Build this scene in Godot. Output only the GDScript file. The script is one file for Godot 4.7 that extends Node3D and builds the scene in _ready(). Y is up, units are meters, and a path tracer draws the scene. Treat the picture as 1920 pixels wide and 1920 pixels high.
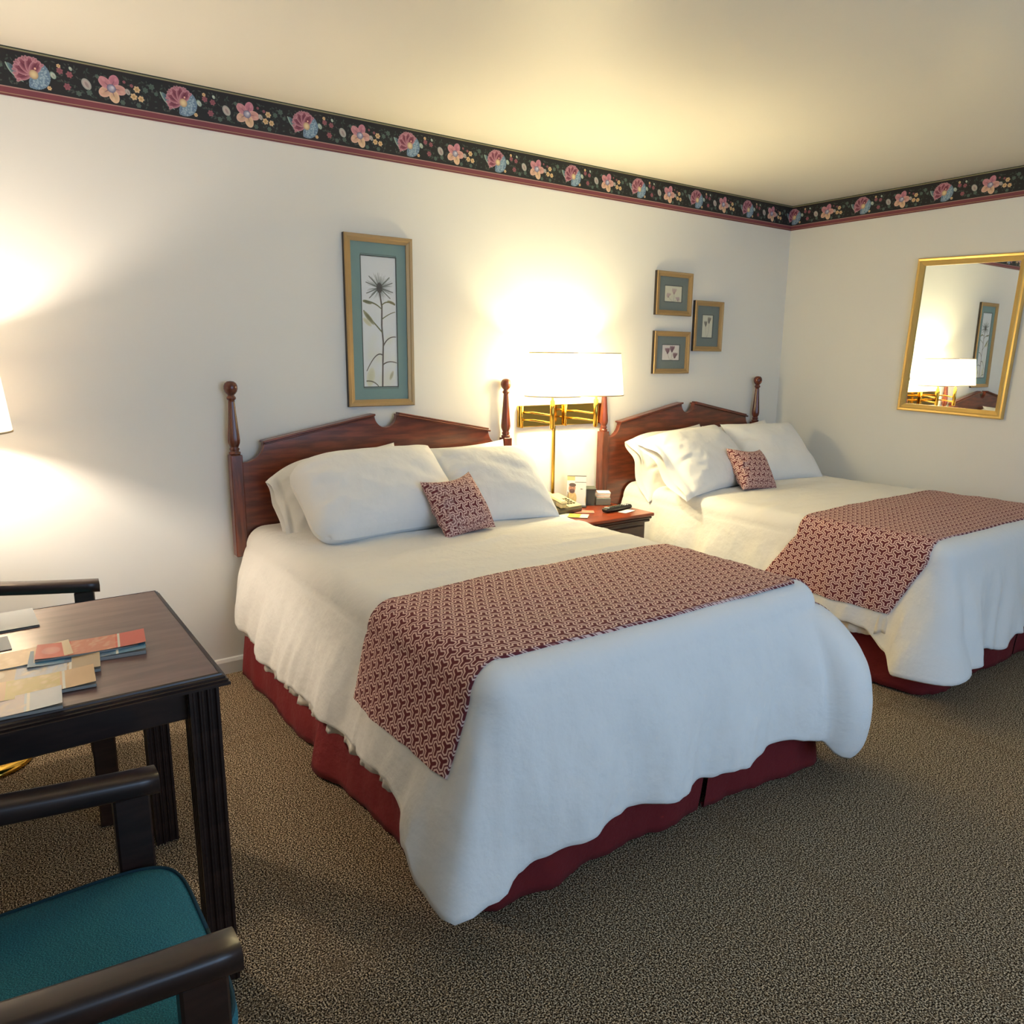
extends Node3D

# ---------------------------------------------------------------- helpers
var M := {}
var used := {}
var rng := RandomNumberGenerator.new()
var fold_noise := FastNoiseLite.new()
var fine_noise := FastNoiseLite.new()

func numbered(called: String) -> String:
	var n: int = used.get(called, 0)
	used[called] = n + 1
	return called if n == 0 else "%s_%03d" % [called, n]

func tag(o: Node, label: String, category: String, group := "", kind := "") -> Node:
	o.set_meta("label", label)
	o.set_meta("category", category)
	if group != "": o.set_meta("group", group)
	if kind != "": o.set_meta("kind", kind)
	return o

func thing(called: String, label: String, category: String, at := Vector3.ZERO, turn := 0.0, group := "") -> Node3D:
	var o := Node3D.new()
	o.name = numbered(called)
	add_child(o)
	o.position = at
	o.rotation.y = turn
	tag(o, label, category, group)
	return o

func part(called: String, st: SurfaceTool, m: Material, parent: Node, at := Vector3.ZERO) -> MeshInstance3D:
	var o := MeshInstance3D.new()
	o.mesh = st.commit()
	o.material_override = m
	o.name = called
	o.cast_shadow = GeometryInstance3D.SHADOW_CASTING_SETTING_ON
	parent.add_child(o, true)
	o.position = at
	return o

func top(called: String, st: SurfaceTool, m: Material, label: String, category: String, group := "", kind := "") -> MeshInstance3D:
	var o := part(numbered(called), st, m, self)
	tag(o, label, category, group, kind)
	return o

func begin(smooth := false) -> SurfaceTool:
	var st := SurfaceTool.new()
	st.begin(Mesh.PRIMITIVE_TRIANGLES)
	st.set_smooth_group(0 if smooth else -1)
	return st

func fin(st: SurfaceTool) -> SurfaceTool:
	st.generate_normals()
	return st

# a triangle that faces away from the point "inside"
func tri(st: SurfaceTool, a: Vector3, b: Vector3, c: Vector3, inside: Vector3) -> void:
	var n := (b - a).cross(c - a)
	if n.dot((a + b + c) / 3.0 - inside) > 0.0:
		st.add_vertex(a); st.add_vertex(c); st.add_vertex(b)
	else:
		st.add_vertex(a); st.add_vertex(b); st.add_vertex(c)

func quad(st: SurfaceTool, a: Vector3, b: Vector3, c: Vector3, d: Vector3, inside: Vector3) -> void:
	tri(st, a, b, c, inside)
	tri(st, a, c, d, inside)

# box with chamfered edges
func bx(st: SurfaceTool, at: Vector3, size: Vector3, bev := 0.003, xf := Transform3D.IDENTITY) -> void:
	var h := size * 0.5
	var b := minf(bev, minf(h.x, minf(h.y, h.z)) * 0.9)
	var P := {}
	for sx in [-1, 1]:
		for sy in [-1, 1]:
			for sz in [-1, 1]:
				P[[sx, sy, sz, 0]] = xf * (at + Vector3(sx * h.x, sy * (h.y - b), sz * (h.z - b)))
				P[[sx, sy, sz, 1]] = xf * (at + Vector3(sx * (h.x - b), sy * h.y, sz * (h.z - b)))
				P[[sx, sy, sz, 2]] = xf * (at + Vector3(sx * (h.x - b), sy * (h.y - b), sz * h.z))
	var c := xf * at
	for s in [-1, 1]:
		quad(st, P[[s, -1, -1, 0]], P[[s, 1, -1, 0]], P[[s, 1, 1, 0]], P[[s, -1, 1, 0]], c)
		quad(st, P[[-1, s, -1, 1]], P[[1, s, -1, 1]], P[[1, s, 1, 1]], P[[-1, s, 1, 1]], c)
		quad(st, P[[-1, -1, s, 2]], P[[1, -1, s, 2]], P[[1, 1, s, 2]], P[[-1, 1, s, 2]], c)
	for s in [-1, 1]:
		for t in [-1, 1]:
			quad(st, P[[s, t, -1, 0]], P[[s, t, 1, 0]], P[[s, t, 1, 1]], P[[s, t, -1, 1]], c)
			quad(st, P[[s, -1, t, 0]], P[[s, 1, t, 0]], P[[s, 1, t, 2]], P[[s, -1, t, 2]], c)
			quad(st, P[[-1, s, t, 1]], P[[1, s, t, 1]], P[[1, s, t, 2]], P[[-1, s, t, 2]], c)
			for u in [-1, 1]:
				tri(st, P[[s, t, u, 0]], P[[s, t, u, 1]], P[[s, t, u, 2]], c)

func box(called: String, at: Vector3, size: Vector3, m: Material, parent: Node, bev := 0.003) -> MeshInstance3D:
	var st := begin()
	bx(st, at, size, bev)
	return part(called, fin(st), m, parent)

# surface of revolution round y; profile of (radius, height)
func lathe(st: SurfaceTool, prof: Array, segs := 28, at := Vector3.ZERO, flutes := 0, depth := 0.0, f0 := 0.0, f1 := 0.0) -> void:
	for i in prof.size() - 1:
		for k in segs:
			var p := []
			for q in [[i, k], [i + 1, k], [i + 1, k + 1], [i, k + 1]]:
				var r: float = prof[q[0]].x
				var y: float = prof[q[0]].y
				var a: float = TAU * q[1] / segs
				if flutes > 0 and y > f0 and y < f1:
					r *= 1.0 - depth * pow(absf(sin(a * flutes * 0.5)), 4.0)
				p.append(at + Vector3(cos(a) * r, y, sin(a) * r))
			var axis := at + Vector3(0, (prof[i].y + prof[i + 1].y) * 0.5, 0)
			var flat := absf(prof[i].y - prof[i + 1].y) < 1e-5
			var inside := axis
			if flat: inside = axis + Vector3(0, -0.1 if prof[i + 1].x < prof[i].x else 0.1, 0)
			if p[0].distance_to(p[3]) > 1e-6: tri(st, p[0], p[1], p[3], inside)
			if p[1].distance_to(p[2]) > 1e-6: tri(st, p[1], p[2], p[3], inside)

# tube of radius r along points
func tube(st: SurfaceTool, pts: Array, r: float, segs := 10) -> void:
	var rings := []
	for i in pts.size():
		var d: Vector3 = (pts[mini(i + 1, pts.size() - 1)] - pts[maxi(i - 1, 0)]).normalized()
		var a := d.cross(Vector3.UP if absf(d.y) < 0.9 else Vector3.RIGHT).normalized()
		var b := d.cross(a).normalized()
		var ring := []
		for k in segs:
			var t := TAU * k / segs
			ring.append(pts[i] + (a * cos(t) + b * sin(t)) * r)
		rings.append(ring)
	for i in pts.size() - 1:
		var mid: Vector3 = (pts[i] + pts[i + 1]) * 0.5
		for k in segs:
			var k2 := (k + 1) % segs
			quad(st, rings[i][k], rings[i][k2], rings[i + 1][k2], rings[i + 1][k], mid)
	for e in [0, pts.size() - 1]:
		var other: Vector3 = pts[1] if e == 0 else pts[pts.size() - 2]
		for k in segs:
			tri(st, pts[e], rings[e][k], rings[e][(k + 1) % segs], other)

# polygon in the xy plane pushed from z0 to z1, front edge eased by "ease"
func prism(st: SurfaceTool, poly: PackedVector2Array, z0: float, z1: float, ease := 0.003, xf := Transform3D.IDENTITY) -> void:
	var n := poly.size()
	if Geometry2D.is_polygon_clockwise(poly):
		poly.reverse()
	var inn := PackedVector2Array()
	for i in n:
		var a := (poly[i] - poly[(i + n - 1) % n]).normalized()
		var b := (poly[(i + 1) % n] - poly[i]).normalized()
		var m := (Vector2(-a.y, a.x) + Vector2(-b.y, b.x))
		m = m.normalized() if m.length() > 1e-4 else Vector2(-a.y, a.x)
		inn.append(poly[i] + m * ease)
	var idx := Geometry2D.triangulate_polygon(poly)
	var flip := xf.basis.determinant() < 0.0
	for t in range(0, idx.size(), 3):
		for f in [[z1, inn, true], [z0, poly, false]]:
			var v := []
			for k in 3: v.append(Vector3(f[1][idx[t + k]].x, f[1][idx[t + k]].y, f[0]))
			var nz: float = (v[1] - v[0]).cross(v[2] - v[0]).z
			var want: bool = f[2]
			if (nz > 0.0) == want: v = [v[0], v[2], v[1]]
			if flip: v = [v[0], v[2], v[1]]
			for k in 3: st.add_vertex(xf * v[k])
	for i in n:
		var j := (i + 1) % n
		var out := Vector2(poly[j].y - poly[i].y, poly[i].x - poly[j].x).normalized()
		var ctr := Vector3((poly[i].x + poly[j].x) * 0.5 - out.x, (poly[i].y + poly[j].y) * 0.5 - out.y, (z0 + z1) * 0.5)
		var zb := z1 - ease
		quad(st, xf * Vector3(poly[i].x, poly[i].y, z0), xf * Vector3(poly[j].x, poly[j].y, z0), xf * Vector3(poly[j].x, poly[j].y, zb), xf * Vector3(poly[i].x, poly[i].y, zb), xf * ctr)
		quad(st, xf * Vector3(poly[i].x, poly[i].y, zb), xf * Vector3(poly[j].x, poly[j].y, zb), xf * Vector3(inn[j].x, inn[j].y, z1), xf * Vector3(inn[i].x, inn[i].y, z1), xf * (ctr - Vector3(0, 0, 0.2)))

# a moulding mitred round a w x h rectangle; profile of (inset, z)
func ring(st: SurfaceTool, w: float, h: float, prof: Array) -> void:
	for i in prof.size() - 1:
		var A := []
		var B := []
		for s in [[-1, -1], [1, -1], [1, 1], [-1, 1]]:
			A.append(Vector3(s[0] * (w * 0.5 - prof[i].x), s[1] * (h * 0.5 - prof[i].x), prof[i].y))
			B.append(Vector3(s[0] * (w * 0.5 - prof[i + 1].x), s[1] * (h * 0.5 - prof[i + 1].x), prof[i + 1].y))
		for k in 4:
			var j := (k + 1) % 4
			var n: Vector3 = (A[j] - A[k]).cross(B[k] - A[k])
			if n.length() < 1e-12: continue
			# outside is towards the viewer, or away from the centre for upright faces
			var mid: Vector3 = (A[k] + A[j] + B[k] + B[j]) * 0.25
			var up: float = prof[i + 1].x - prof[i].x
			var inside := mid + Vector3(0, 0, -1)
			if absf(up) < 1e-6:
				var rising: bool = prof[i + 1].y > prof[i].y
				inside = Vector3(0, 0, mid.z) if rising else mid * Vector3(3, 3, 1)
			quad(st, A[k], A[j], B[j], B[k], inside)

func grid(st: SurfaceTool, P: Array, uv: Array = [], flip := false) -> void:
	# P[i][j] points; smooth shared normals come from indexed vertices
	var nu := P.size()
	var nv: int = P[0].size()
	for i in nu:
		for j in nv:
			if uv.size() > 0: st.set_uv(uv[i][j])
			st.add_vertex(P[i][j])
	for i in nu - 1:
		for j in nv - 1:
			var a := i * nv + j
			var q := [a, a + nv, a + nv + 1, a, a + nv + 1, a + 1] if not flip else [a, a + nv + 1, a + nv, a, a + 1, a + nv + 1]
			for k in q: st.add_index(k)

func mat(c: Color, rough := 0.6, metal := 0.0) -> StandardMaterial3D:
	var m := StandardMaterial3D.new()
	m.albedo_color = c
	m.roughness = rough
	m.metallic = metal
	return m

func noise_tex(size: int, freq: float, ramp: Array, seed_ := 1, octaves := 3, kind := FastNoiseLite.TYPE_SIMPLEX) -> NoiseTexture2D:
	var n := FastNoiseLite.new()
	n.noise_type = kind
	n.frequency = freq
	n.seed = seed_
	n.fractal_octaves = octaves
	var t := NoiseTexture2D.new()
	t.width = size; t.height = size
	t.seamless = true
	t.noise = n
	if ramp.size() > 0:
		var g := Gradient.new()
		g.offsets = PackedFloat32Array()
		var off := PackedFloat32Array()
		var col := PackedColorArray()
		for r in ramp:
			off.append(r[0]); col.append(r[1])
		g.offsets = off
		g.colors = col
		t.color_ramp = g
	return t

func noise_normal(size: int, freq: float, strength: float, seed_ := 1, octaves := 3) -> NoiseTexture2D:
	var t := noise_tex(size, freq, [], seed_, octaves)
	t.as_normal_map = true
	t.bump_strength = strength
	return t

func tri_map(m: StandardMaterial3D, scale: Vector3, world := true) -> void:
	m.uv1_triplanar = true
	m.uv1_world_triplanar = world
	m.uv1_scale = scale

func rgb(r: int, g: int, b: int) -> Color:
	return Color(r / 255.0, g / 255.0, b / 255.0)

# ---------------------------------------------------------------- painting of flat print
func blob(img: Image, c: Vector2, r: Vector2, rot: float, ci: Color, co: Color, al := 1.0, soft := 0.15) -> void:
	var R := maxf(r.x, r.y) + 1.0
	var W := img.get_width()
	var H := img.get_height()
	var cs := cos(rot)
	var sn := sin(rot)
	for y in range(maxi(0, int(c.y - R)), mini(H, int(c.y + R) + 2)):
		for x in range(int(c.x - R), int(c.x + R) + 2):
			var dx := x - c.x
			var dy := y - c.y
			var u := (dx * cs + dy * sn) / r.x
			var v := (-dx * sn + dy * cs) / r.y
			var d := sqrt(u * u + v * v)
			if d < 1.0:
				var xx := posmod(x, W)
				var a := al * clampf((1.0 - d) / soft, 0.0, 1.0)
				img.set_pixel(xx, y, img.get_pixel(xx, y).lerp(ci.lerp(co, d * d), a))

func stroke(img: Image, p: Vector2, q: Vector2, w0: float, w1: float, c: Color, al := 1.0) -> void:
	var W := img.get_width()
	var H := img.get_height()
	var m := maxf(w0, w1) + 1.0
	var d := q - p
	var L := d.length_squared()
	for y in range(maxi(0, int(minf(p.y, q.y) - m)), mini(H, int(maxf(p.y, q.y) + m) + 1)):
		for x in range(maxi(0, int(minf(p.x, q.x) - m)), mini(W, int(maxf(p.x, q.x) + m) + 1)):
			var t := clampf((Vector2(x, y) - p).dot(d) / maxf(L, 0.001), 0.0, 1.0)
			var e := (Vector2(x, y) - p - d * t).length()
			var w := lerpf(w0, w1, t)
			var a := al * clampf(w - e + 0.5, 0.0, 1.0)
			if a > 0.0: img.set_pixel(x, y, img.get_pixel(x, y).lerp(c, a))

func curve_stroke(img: Image, a: Vector2, b: Vector2, c: Vector2, w0: float, w1: float, col: Color, al := 1.0, n := 10) -> void:
	var last := a
	for i in range(1, n + 1):
		var t := float(i) / n
		var p := a.lerp(b, t).lerp(b.lerp(c, t), t)
		stroke(img, last, p, lerpf(w0, w1, float(i - 1) / n), lerpf(w0, w1, t), col, al)
		last = p

func tex_mat(img: Image, rough := 0.7) -> StandardMaterial3D:
	var m := mat(Color.WHITE, rough)
	m.albedo_texture = ImageTexture.create_from_image(img)
	return m

func border_image() -> Image:
	var W := 1152
	var H := 368
	var img := Image.create_empty(W, H, false, Image.FORMAT_RGB8)
	img.fill(rgb(22, 24, 28))
	var lines := [[0.0, 0.028, rgb(32, 44, 36)], [0.028, 0.058, rgb(150, 148, 112)], [0.058, 0.072, rgb(70, 40, 40)], [0.805, 0.83, rgb(176, 140, 130)], [0.83, 0.945, rgb(124, 58, 70)], [0.945, 0.962, rgb(170, 140, 112)], [0.962, 1.0, rgb(112, 54, 58)]]
	for l in lines:
		img.fill_rect(Rect2i(0, int(l[0] * H), W, maxi(1, int(l[1] * H) - int(l[0] * H))), l[2])
	var r := RandomNumberGenerator.new()
	r.seed = 11
	# dim foliage behind
	for i in 170:
		var c := Vector2(r.randf() * W, r.randf_range(0.13, 0.76) * H)
		var g := rgb(66, 88, 80).lerp(rgb(104, 98, 92), r.randf())
		blob(img, c, Vector2(r.randf_range(9, 20), r.randf_range(5, 9)), r.randf() * TAU, g, rgb(34, 48, 44), 0.75)
	for i in 26:
		var c := Vector2(r.randf() * W, r.randf_range(0.16, 0.72) * H)
		var e := c + Vector2(r.randf_range(-60, 60), r.randf_range(-40, 40))
		stroke(img, c, Vector2(e.x, clampf(e.y, 0.14 * H, 0.76 * H)), 1.8, 1.0, rgb(64, 92, 76), 0.8)
	# the big leaf left of flower A
	var la := Vector2(0.13 * W, 0.46 * H)
	blob(img, la, Vector2(64, 27), 0.9, rgb(96, 124, 136), rgb(118, 148, 146))
	blob(img, la + Vector2(8, -4), Vector2(50, 13), 0.95, rgb(60, 78, 100), rgb(92, 118, 132), 0.9)
	curve_stroke(img, la + Vector2(-44, -46), la + Vector2(-20, 40), la + Vector2(66, 74), 5, 2.5, rgb(160, 184, 170))
	# flower A: upright plum petals over a blue fringed skirt
	var A := Vector2(0.25 * W, 0.45 * H)
	for q in [[40.0, 34.0], [66.0, 34.0], [92.0, 24.0]]:
		for k in 17:
			var a := -0.75 + k * 0.165
			var p: Vector2 = A + Vector2(12, 6) + Vector2(cos(a), sin(a)) * q[0]
			blob(img, p, Vector2(q[1], q[1] * 0.75), a, rgb(92, 116, 146), rgb(132, 164, 184))
	for k in 46:
		var a := -0.75 + k * 0.058
		var p := A + Vector2(12, 6) + Vector2(cos(a), sin(a)) * r.randf_range(44, 106)
		blob(img, p, Vector2(11, 6), a, rgb(178, 200, 210), rgb(120, 148, 174), 0.85)
	for k in 5:
		var a := [-3.55, -2.85, -2.2, -1.55, -0.95][k] as float
		var p := A + Vector2(-14, 4) + Vector2(cos(a), sin(a)) * 62.0
		blob(img, p, Vector2(66, 39), a, rgb(120, 56, 76), rgb(208, 156, 166), 1.0, 0.06)
		blob(img, p + Vector2(cos(a), sin(a)) * 4.0, Vector2(44, 24), a, rgb(106, 44, 66), rgb(150, 84, 104), 0.85)
		for w in [-0.5, 0.5]: blob(img, p + Vector2(cos(a + w), sin(a + w)) * 52.0, Vector2(22, 13), a + w * 0.6, rgb(176, 112, 128), rgb(212, 164, 172), 0.9)
		stroke(img, A, p + Vector2(cos(a), sin(a)) * 40.0, 2.2, 1.0, rgb(190, 120, 134), 0.6)
		blob(img, A + Vector2(-8, 2) + Vector2(cos(a), sin(a)) * 48.0, Vector2(9, 9), 0, rgb(248, 214, 190), rgb(220, 150, 130))
	blob(img, A + Vector2(6, 10), Vector2(36, 38), 0, rgb(232, 214, 166), rgb(176, 140, 110))
	# flower B: a five petalled cream and rose bloom with a grey blue heart
	var B := Vector2(0.75 * W, 0.46 * H)
	for k in 5:
		var a := -PI * 0.5 + 0.35 + k * TAU / 5
		var p := B + Vector2(cos(a), sin(a)) * 62.0
		var low := clampf(sin(a) * 0.5 + 0.5, 0, 1)
		var c1 := rgb(198, 124, 146).lerp(rgb(226, 190, 150), low)
		blob(img, p, Vector2(56, 42), a, c1.darkened(0.08), rgb(240, 206, 176).lerp(rgb(206, 138, 158), 1.0 - low), 1.0, 0.08)
		blob(img, p + Vector2(cos(a + 0.5), sin(a + 0.5)) * 24.0, Vector2(20, 14), a, c1.lightened(0.2), c1, 0.7)
		stroke(img, B, p, 7, 2, rgb(120, 84, 104), 0.7)
	blob(img, B, Vector2(38, 36), 0, rgb(186, 186, 204), rgb(92, 92, 128))
	blob(img, B + Vector2(8, -8), Vector2(17, 15), 0, rgb(226, 224, 228), rgb(176, 176, 200), 0.9)
	# small blooms and buds: (x, y, size, tint)
	var small := [[0.375, 0.42, 22, 0], [0.42, 0.30, 24, 1], [0.415, 0.20, 15, 2], [0.48, 0.34, 24, 1], [0.49, 0.21, 13, 0], [0.46, 0.6, 26, 1], [0.345, 0.70, 16, 2], [0.585, 0.47, 36, 3], [0.60, 0.64, 22, 4], [0.86, 0.47, 20, 3], [0.89, 0.32, 14, 1], [0.925, 0.38, 26, 2], [0.90, 0.55, 26, 2], [0.95, 0.57, 24, 2], [0.84, 0.27, 12, 1], [0.985, 0.36, 22, 4], [0.03, 0.26, 24, 4], [0.06, 0.40, 16, 4], [0.66, 0.26, 16, 4], [0.53, 0.70, 20, 4], [0.82, 0.72, 20, 4], [0.93, 0.72, 20, 4]]
	var tints := [[rgb(216, 220, 206), rgb(120, 150, 138)], [rgb(158, 88, 100), rgb(140, 84, 94)], [rgb(210, 168, 108), rgb(224, 196, 160)], [rgb(206, 186, 182), rgb(150, 160, 152)], [rgb(92, 112, 100), rgb(74, 92, 86)]]
	for s in small:
		var c := Vector2(s[0] * W, s[1] * H)
		var t: Array = tints[s[3]]
		if s[3] in [1, 2, 4]:
			for k in 6:
				var a: float = k * TAU / 6 + s[0] * 9.0
				blob(img, c + Vector2(cos(a), sin(a)) * s[2] * 0.6, Vector2(s[2] * 0.55, s[2] * 0.42), a, t[0].lerp(t[1], 0.5), t[1])
			blob(img, c, Vector2(s[2] * 0.42, s[2] * 0.42), 0, t[0], t[0].darkened(0.35))
		else:
			blob(img, c, Vector2(s[2], s[2] * 1.35), -0.5, t[0], t[1], 1.0, 0.1)
			blob(img, c + Vector2(3, 4), Vector2(s[2] * 0.4, s[2] * 0.8), -0.5, t[0].darkened(0.4), t[0].darkened(0.2), 0.6)
	return img

func fret_image() -> Image:
	# interlocking three armed fretwork, one repeat: cells of three hexagons, outlined inside
	var W := 224
	var H := 388
	var img := Image.create_empty(W, H, false, Image.FORMAT_RGB8)
	var dark := rgb(104, 32, 38)
	var light := rgb(232, 198, 186)
	var r := W / 3.0
	var d := sqrt(3.0) * r
	var a1 := Vector2(cos(PI / 6), -sin(PI / 6)) * d
	var a2 := Vector2(cos(PI / 6), sin(PI / 6)) * d
	# neighbours as steps of (a1, a2)
	var steps := [[1, 0], [0, 1], [-1, 1], [-1, 0], [0, -1], [1, -1]]
	for y in H:
		for x in W:
			var p := Vector2(x + 0.5, y * (W * sqrt(3.0) / H) + 0.5)
			# nearest hexagon centre
			var fj := (p.x / a1.x + p.y / a2.y) * 0.5
			var fi := (p.x / a1.x - p.y / a2.y) * 0.5
			var bi := 0
			var bj := 0
			var best := 1e12
			for di in range(-1, 3):
				for dj in range(-1, 3):
					var q := p - (a1 * (floori(fi) + di) + a2 * (floori(fj) + dj))
					if q.length_squared() < best:
						best = q.length_squared()
						bi = floori(fi) + di
						bj = floori(fj) + dj
			var off := p - (a1 * bi + a2 * bj)
			var k := posmod(bi - bj, 3)
			var mates := [[[1, 0], [0, 1]], [[-1, 0], [-1, 1]], [[0, -1], [1, -1]]][k] as Array
			var dist := 1e9
			for st in steps:
				if st in mates: continue
				var n: Vector2 = (a1 * st[0] + a2 * st[1]).normalized()
				dist = minf(dist, d * 0.5 - off.dot(n))
			var t := dist / r
			var on := clampf((t - 0.13) / 0.06 + 0.5, 0, 1) * clampf((0.50 - t) / 0.06 + 0.5, 0, 1)
			img.set_pixel(x, y, dark.lerp(light, on))
	return img

func thistle_image() -> Image:
	var W := 240
	var H := 800
	var img := Image.create_empty(W, H, false, Image.FORMAT_RGB8)
	img.fill(rgb(216, 222, 228))
	var r := RandomNumberGenerator.new()
	r.seed = 5
	for i in 26:
		blob(img, Vector2(r.randf_range(20, 220), r.randf_range(480, 790)), Vector2(46, 60), r.randf(), rgb(214, 216, 196), rgb(216, 222, 228), 0.25, 0.8)
	var c := Vector2(124, 186)
	for i in 130:
		var a := r.randf() * TAU
		var L := r.randf_range(50, 100)
		if sin(a) > 0.5: L *= 0.8
		stroke(img, c, c + Vector2(cos(a), sin(a)) * L, 2.6, 0.8, rgb(96, 104, 100).lerp(rgb(150, 158, 160), r.randf()), 0.5)
	for a in [0.25, -0.35, 2.75, 3.45, 0.7, 2.4, -0.75, 3.9]:
		stroke(img, c, c + Vector2(cos(a), sin(a)) * 96.0, 4.0, 3.0, rgb(70, 76, 70), 0.75)
	blob(img, c, Vector2(22, 34), 0, rgb(44, 42, 36), rgb(66, 66, 56), 1.0)
	var stem := rgb(74, 66, 60)
	var last := c + Vector2(0, 26)
	for q in [Vector2(138, 300), Vector2(134, 420), Vector2(142, 520), Vector2(136, 640), Vector2(130, 798)]:
		stroke(img, last, q, 5.0, 5.5, stem)
		last = q
	var olive := rgb(96, 96, 56)
	curve_stroke(img, Vector2(138, 318), Vector2(90, 270), Vector2(14, 272), 3, 6, olive)
	blob(img, Vector2(38, 276), Vector2(34, 11), 0.25, rgb(88, 88, 52), rgb(130, 130, 90), 0.9)
	curve_stroke(img, Vector2(138, 292), Vector2(170, 254), Vector2(228, 284), 3, 5, olive)
	blob(img, Vector2(204, 272), Vector2(30, 9), 0.3, rgb(108, 104, 60), rgb(140, 136, 90), 0.9)
	curve_stroke(img, Vector2(138, 376), Vector2(190, 340), Vector2(230, 330), 3, 2, olive)
	curve_stroke(img, Vector2(138, 460), Vector2(80, 400), Vector2(12, 330), 4, 4, olive)
	blob(img, Vector2(46, 372), Vector2(58, 15), 0.85, rgb(98, 98, 58), rgb(176, 174, 140), 0.9)
	blob(img, Vector2(34, 398), Vector2(40, 16), 0.7, rgb(190, 188, 150), rgb(214, 214, 196), 0.8)
	curve_stroke(img, Vector2(144, 540), Vector2(176, 480), Vector2(232, 486), 4, 2.5, stem)
	curve_stroke(img, Vector2(134, 600), Vector2(90, 570), Vector2(22, 700), 4, 2.5, stem)
	blob(img, Vector2(48, 740), Vector2(30, 66), 0.2, rgb(196, 196, 160), rgb(214, 216, 200), 0.8)
	curve_stroke(img, Vector2(138, 660), Vector2(180, 630), Vector2(234, 650), 4, 2.5, stem)
	blob(img, Vector2(196, 730), Vector2(12, 34), 0.4, rgb(150, 146, 120), rgb(200, 200, 184), 0.8)
	curve_stroke(img, Vector2(20, 764), Vector2(70, 760), Vector2(100, 796), 4, 3, rgb(92, 86, 70))
	return img

func tulip_image(W: int, H: int, heads: Array, col: Color, paper: Color) -> Image:
	var img := Image.create_empty(W, H, false, Image.FORMAT_RGB8)
	img.fill(paper)
	for h in heads:
		var c := Vector2(h[0] * W, h[1] * H)
		curve_stroke(img, c, Vector2(c.x + 6, H * 0.8), Vector2(W * 0.5, H), 4, 3, rgb(176, 172, 158), 0.8)
		for a in [-0.35, 0.0, 0.35]:
			blob(img, c + Vector2(a * 34, -8), Vector2(h[2] * 0.42, h[2]), a + h[3], col, col.lerp(paper, 0.55), 0.85, 0.3)
		blob(img, c + Vector2(0, h[2] * 0.5), Vector2(h[2] * 0.3, h[2] * 0.5), h[3], col.darkened(0.3), col, 0.8, 0.3)
	return img

func brochure_image(c1: Color, c2: Color, seed_: int) -> Image:
	var W := 96
	var H := 220
	var img := Image.create_empty(W, H, false, Image.FORMAT_RGB8)
	img.fill(c1)
	var r := RandomNumberGenerator.new()
	r.seed = seed_
	img.fill_rect(Rect2i(0, int(H * 0.30), W, int(H * 0.42)), c2)
	for i in 40:
		blob(img, Vector2(r.randf() * W, r.randf_range(0.32, 0.72) * H), Vector2(r.randf_range(6, 22), r.randf_range(4, 12)), r.randf(), c2.lerp(Color(0.95, 0.85, 0.7), r.randf() * 0.7), c2.lerp(c1, 0.5), 0.6, 0.6)
	img.fill_rect(Rect2i(0, int(H * 0.74), W, 5), Color(0.9, 0.88, 0.82))
	blob(img, Vector2(W * 0.5, H * 0.13), Vector2(26, 20), 0, c1.lightened(0.45), c1.lightened(0.3), 0.8)
	return img

# ---------------------------------------------------------------- main
func _ready() -> void:
	rng.seed = 7
	fold_noise.seed = 3
	fold_noise.frequency = 1.0
	fold_noise.fractal_octaves = 2
	fine_noise.seed = 9
	fine_noise.frequency = 1.0
	fine_noise.fractal_octaves = 3
	camera_and_light()
	materials()
	room()
	headboards()
	beds()
	nightstand()
	sconce()
	wall_pictures()
	table()
	chairs()
	floor_lamp()

const EXPOSURE := 1.2
const SCONCE_ENERGY := 0.43
const LAMP_ENERGY := 0.66
const DAY := 4.5
const SKY := 0.4
const WARM := Color(1.0, 0.95, 0.765)
const LAMP_WARM := Color(1.0, 0.937, 0.86)
const COOL := Color(0.70, 0.84, 1.0)

func camera_and_light() -> void:
	var cam := Camera3D.new()
	cam.name = "camera"
	cam.fov = 68.537
	cam.near = 0.05
	cam.far = 60.0
	add_child(cam)
	cam.transform = Transform3D(Basis(Vector3(0.81479, 0.00887, 0.57969), Vector3(0.10874, 0.9798, -0.16783), Vector3(-0.56947, 0.19978, 0.79737)), Vector3(-4.7154, 1.4025, 3.3334))
	cam.current = true
	var we := WorldEnvironment.new()
	we.name = "world_environment"
	var e := Environment.new()
	e.background_mode = Environment.BG_SKY
	var sky := Sky.new()
	var ps := PhysicalSkyMaterial.new()
	ps.energy_multiplier = SKY
	sky.sky_material = ps
	e.sky = sky
	e.tonemap_mode = Environment.TONE_MAPPER_LINEAR
	e.tonemap_exposure = EXPOSURE
	e.sdfgi_enabled = true
	e.ssao_enabled = true
	e.ssil_enabled = true
	we.environment = e
	add_child(we)
	# daylight that comes in through the window behind the camera
	var day := AreaLight3D.new()
	day.name = "window_daylight"
	day.area_size = Vector2(2.3, 1.5)
	day.area_normalize_energy = true
	day.light_color = COOL
	day.light_energy = DAY
	day.shadow_enabled = true
	day.area_range = 12.0
	add_child(day)
	day.position = Vector3(-2.9, 1.4, 4.97)

func bulb_light(parent: Node3D, at: Vector3, energy: float, tint: Color) -> void:
	var l := OmniLight3D.new()
	l.name = "bulb_light"
	l.light_color = tint
	l.light_energy = energy
	l.light_size = 0.03
	l.omni_range = 14.0
	l.omni_attenuation = 2.0
	l.shadow_enabled = true
	parent.add_child(l, true)
	l.position = at

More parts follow.
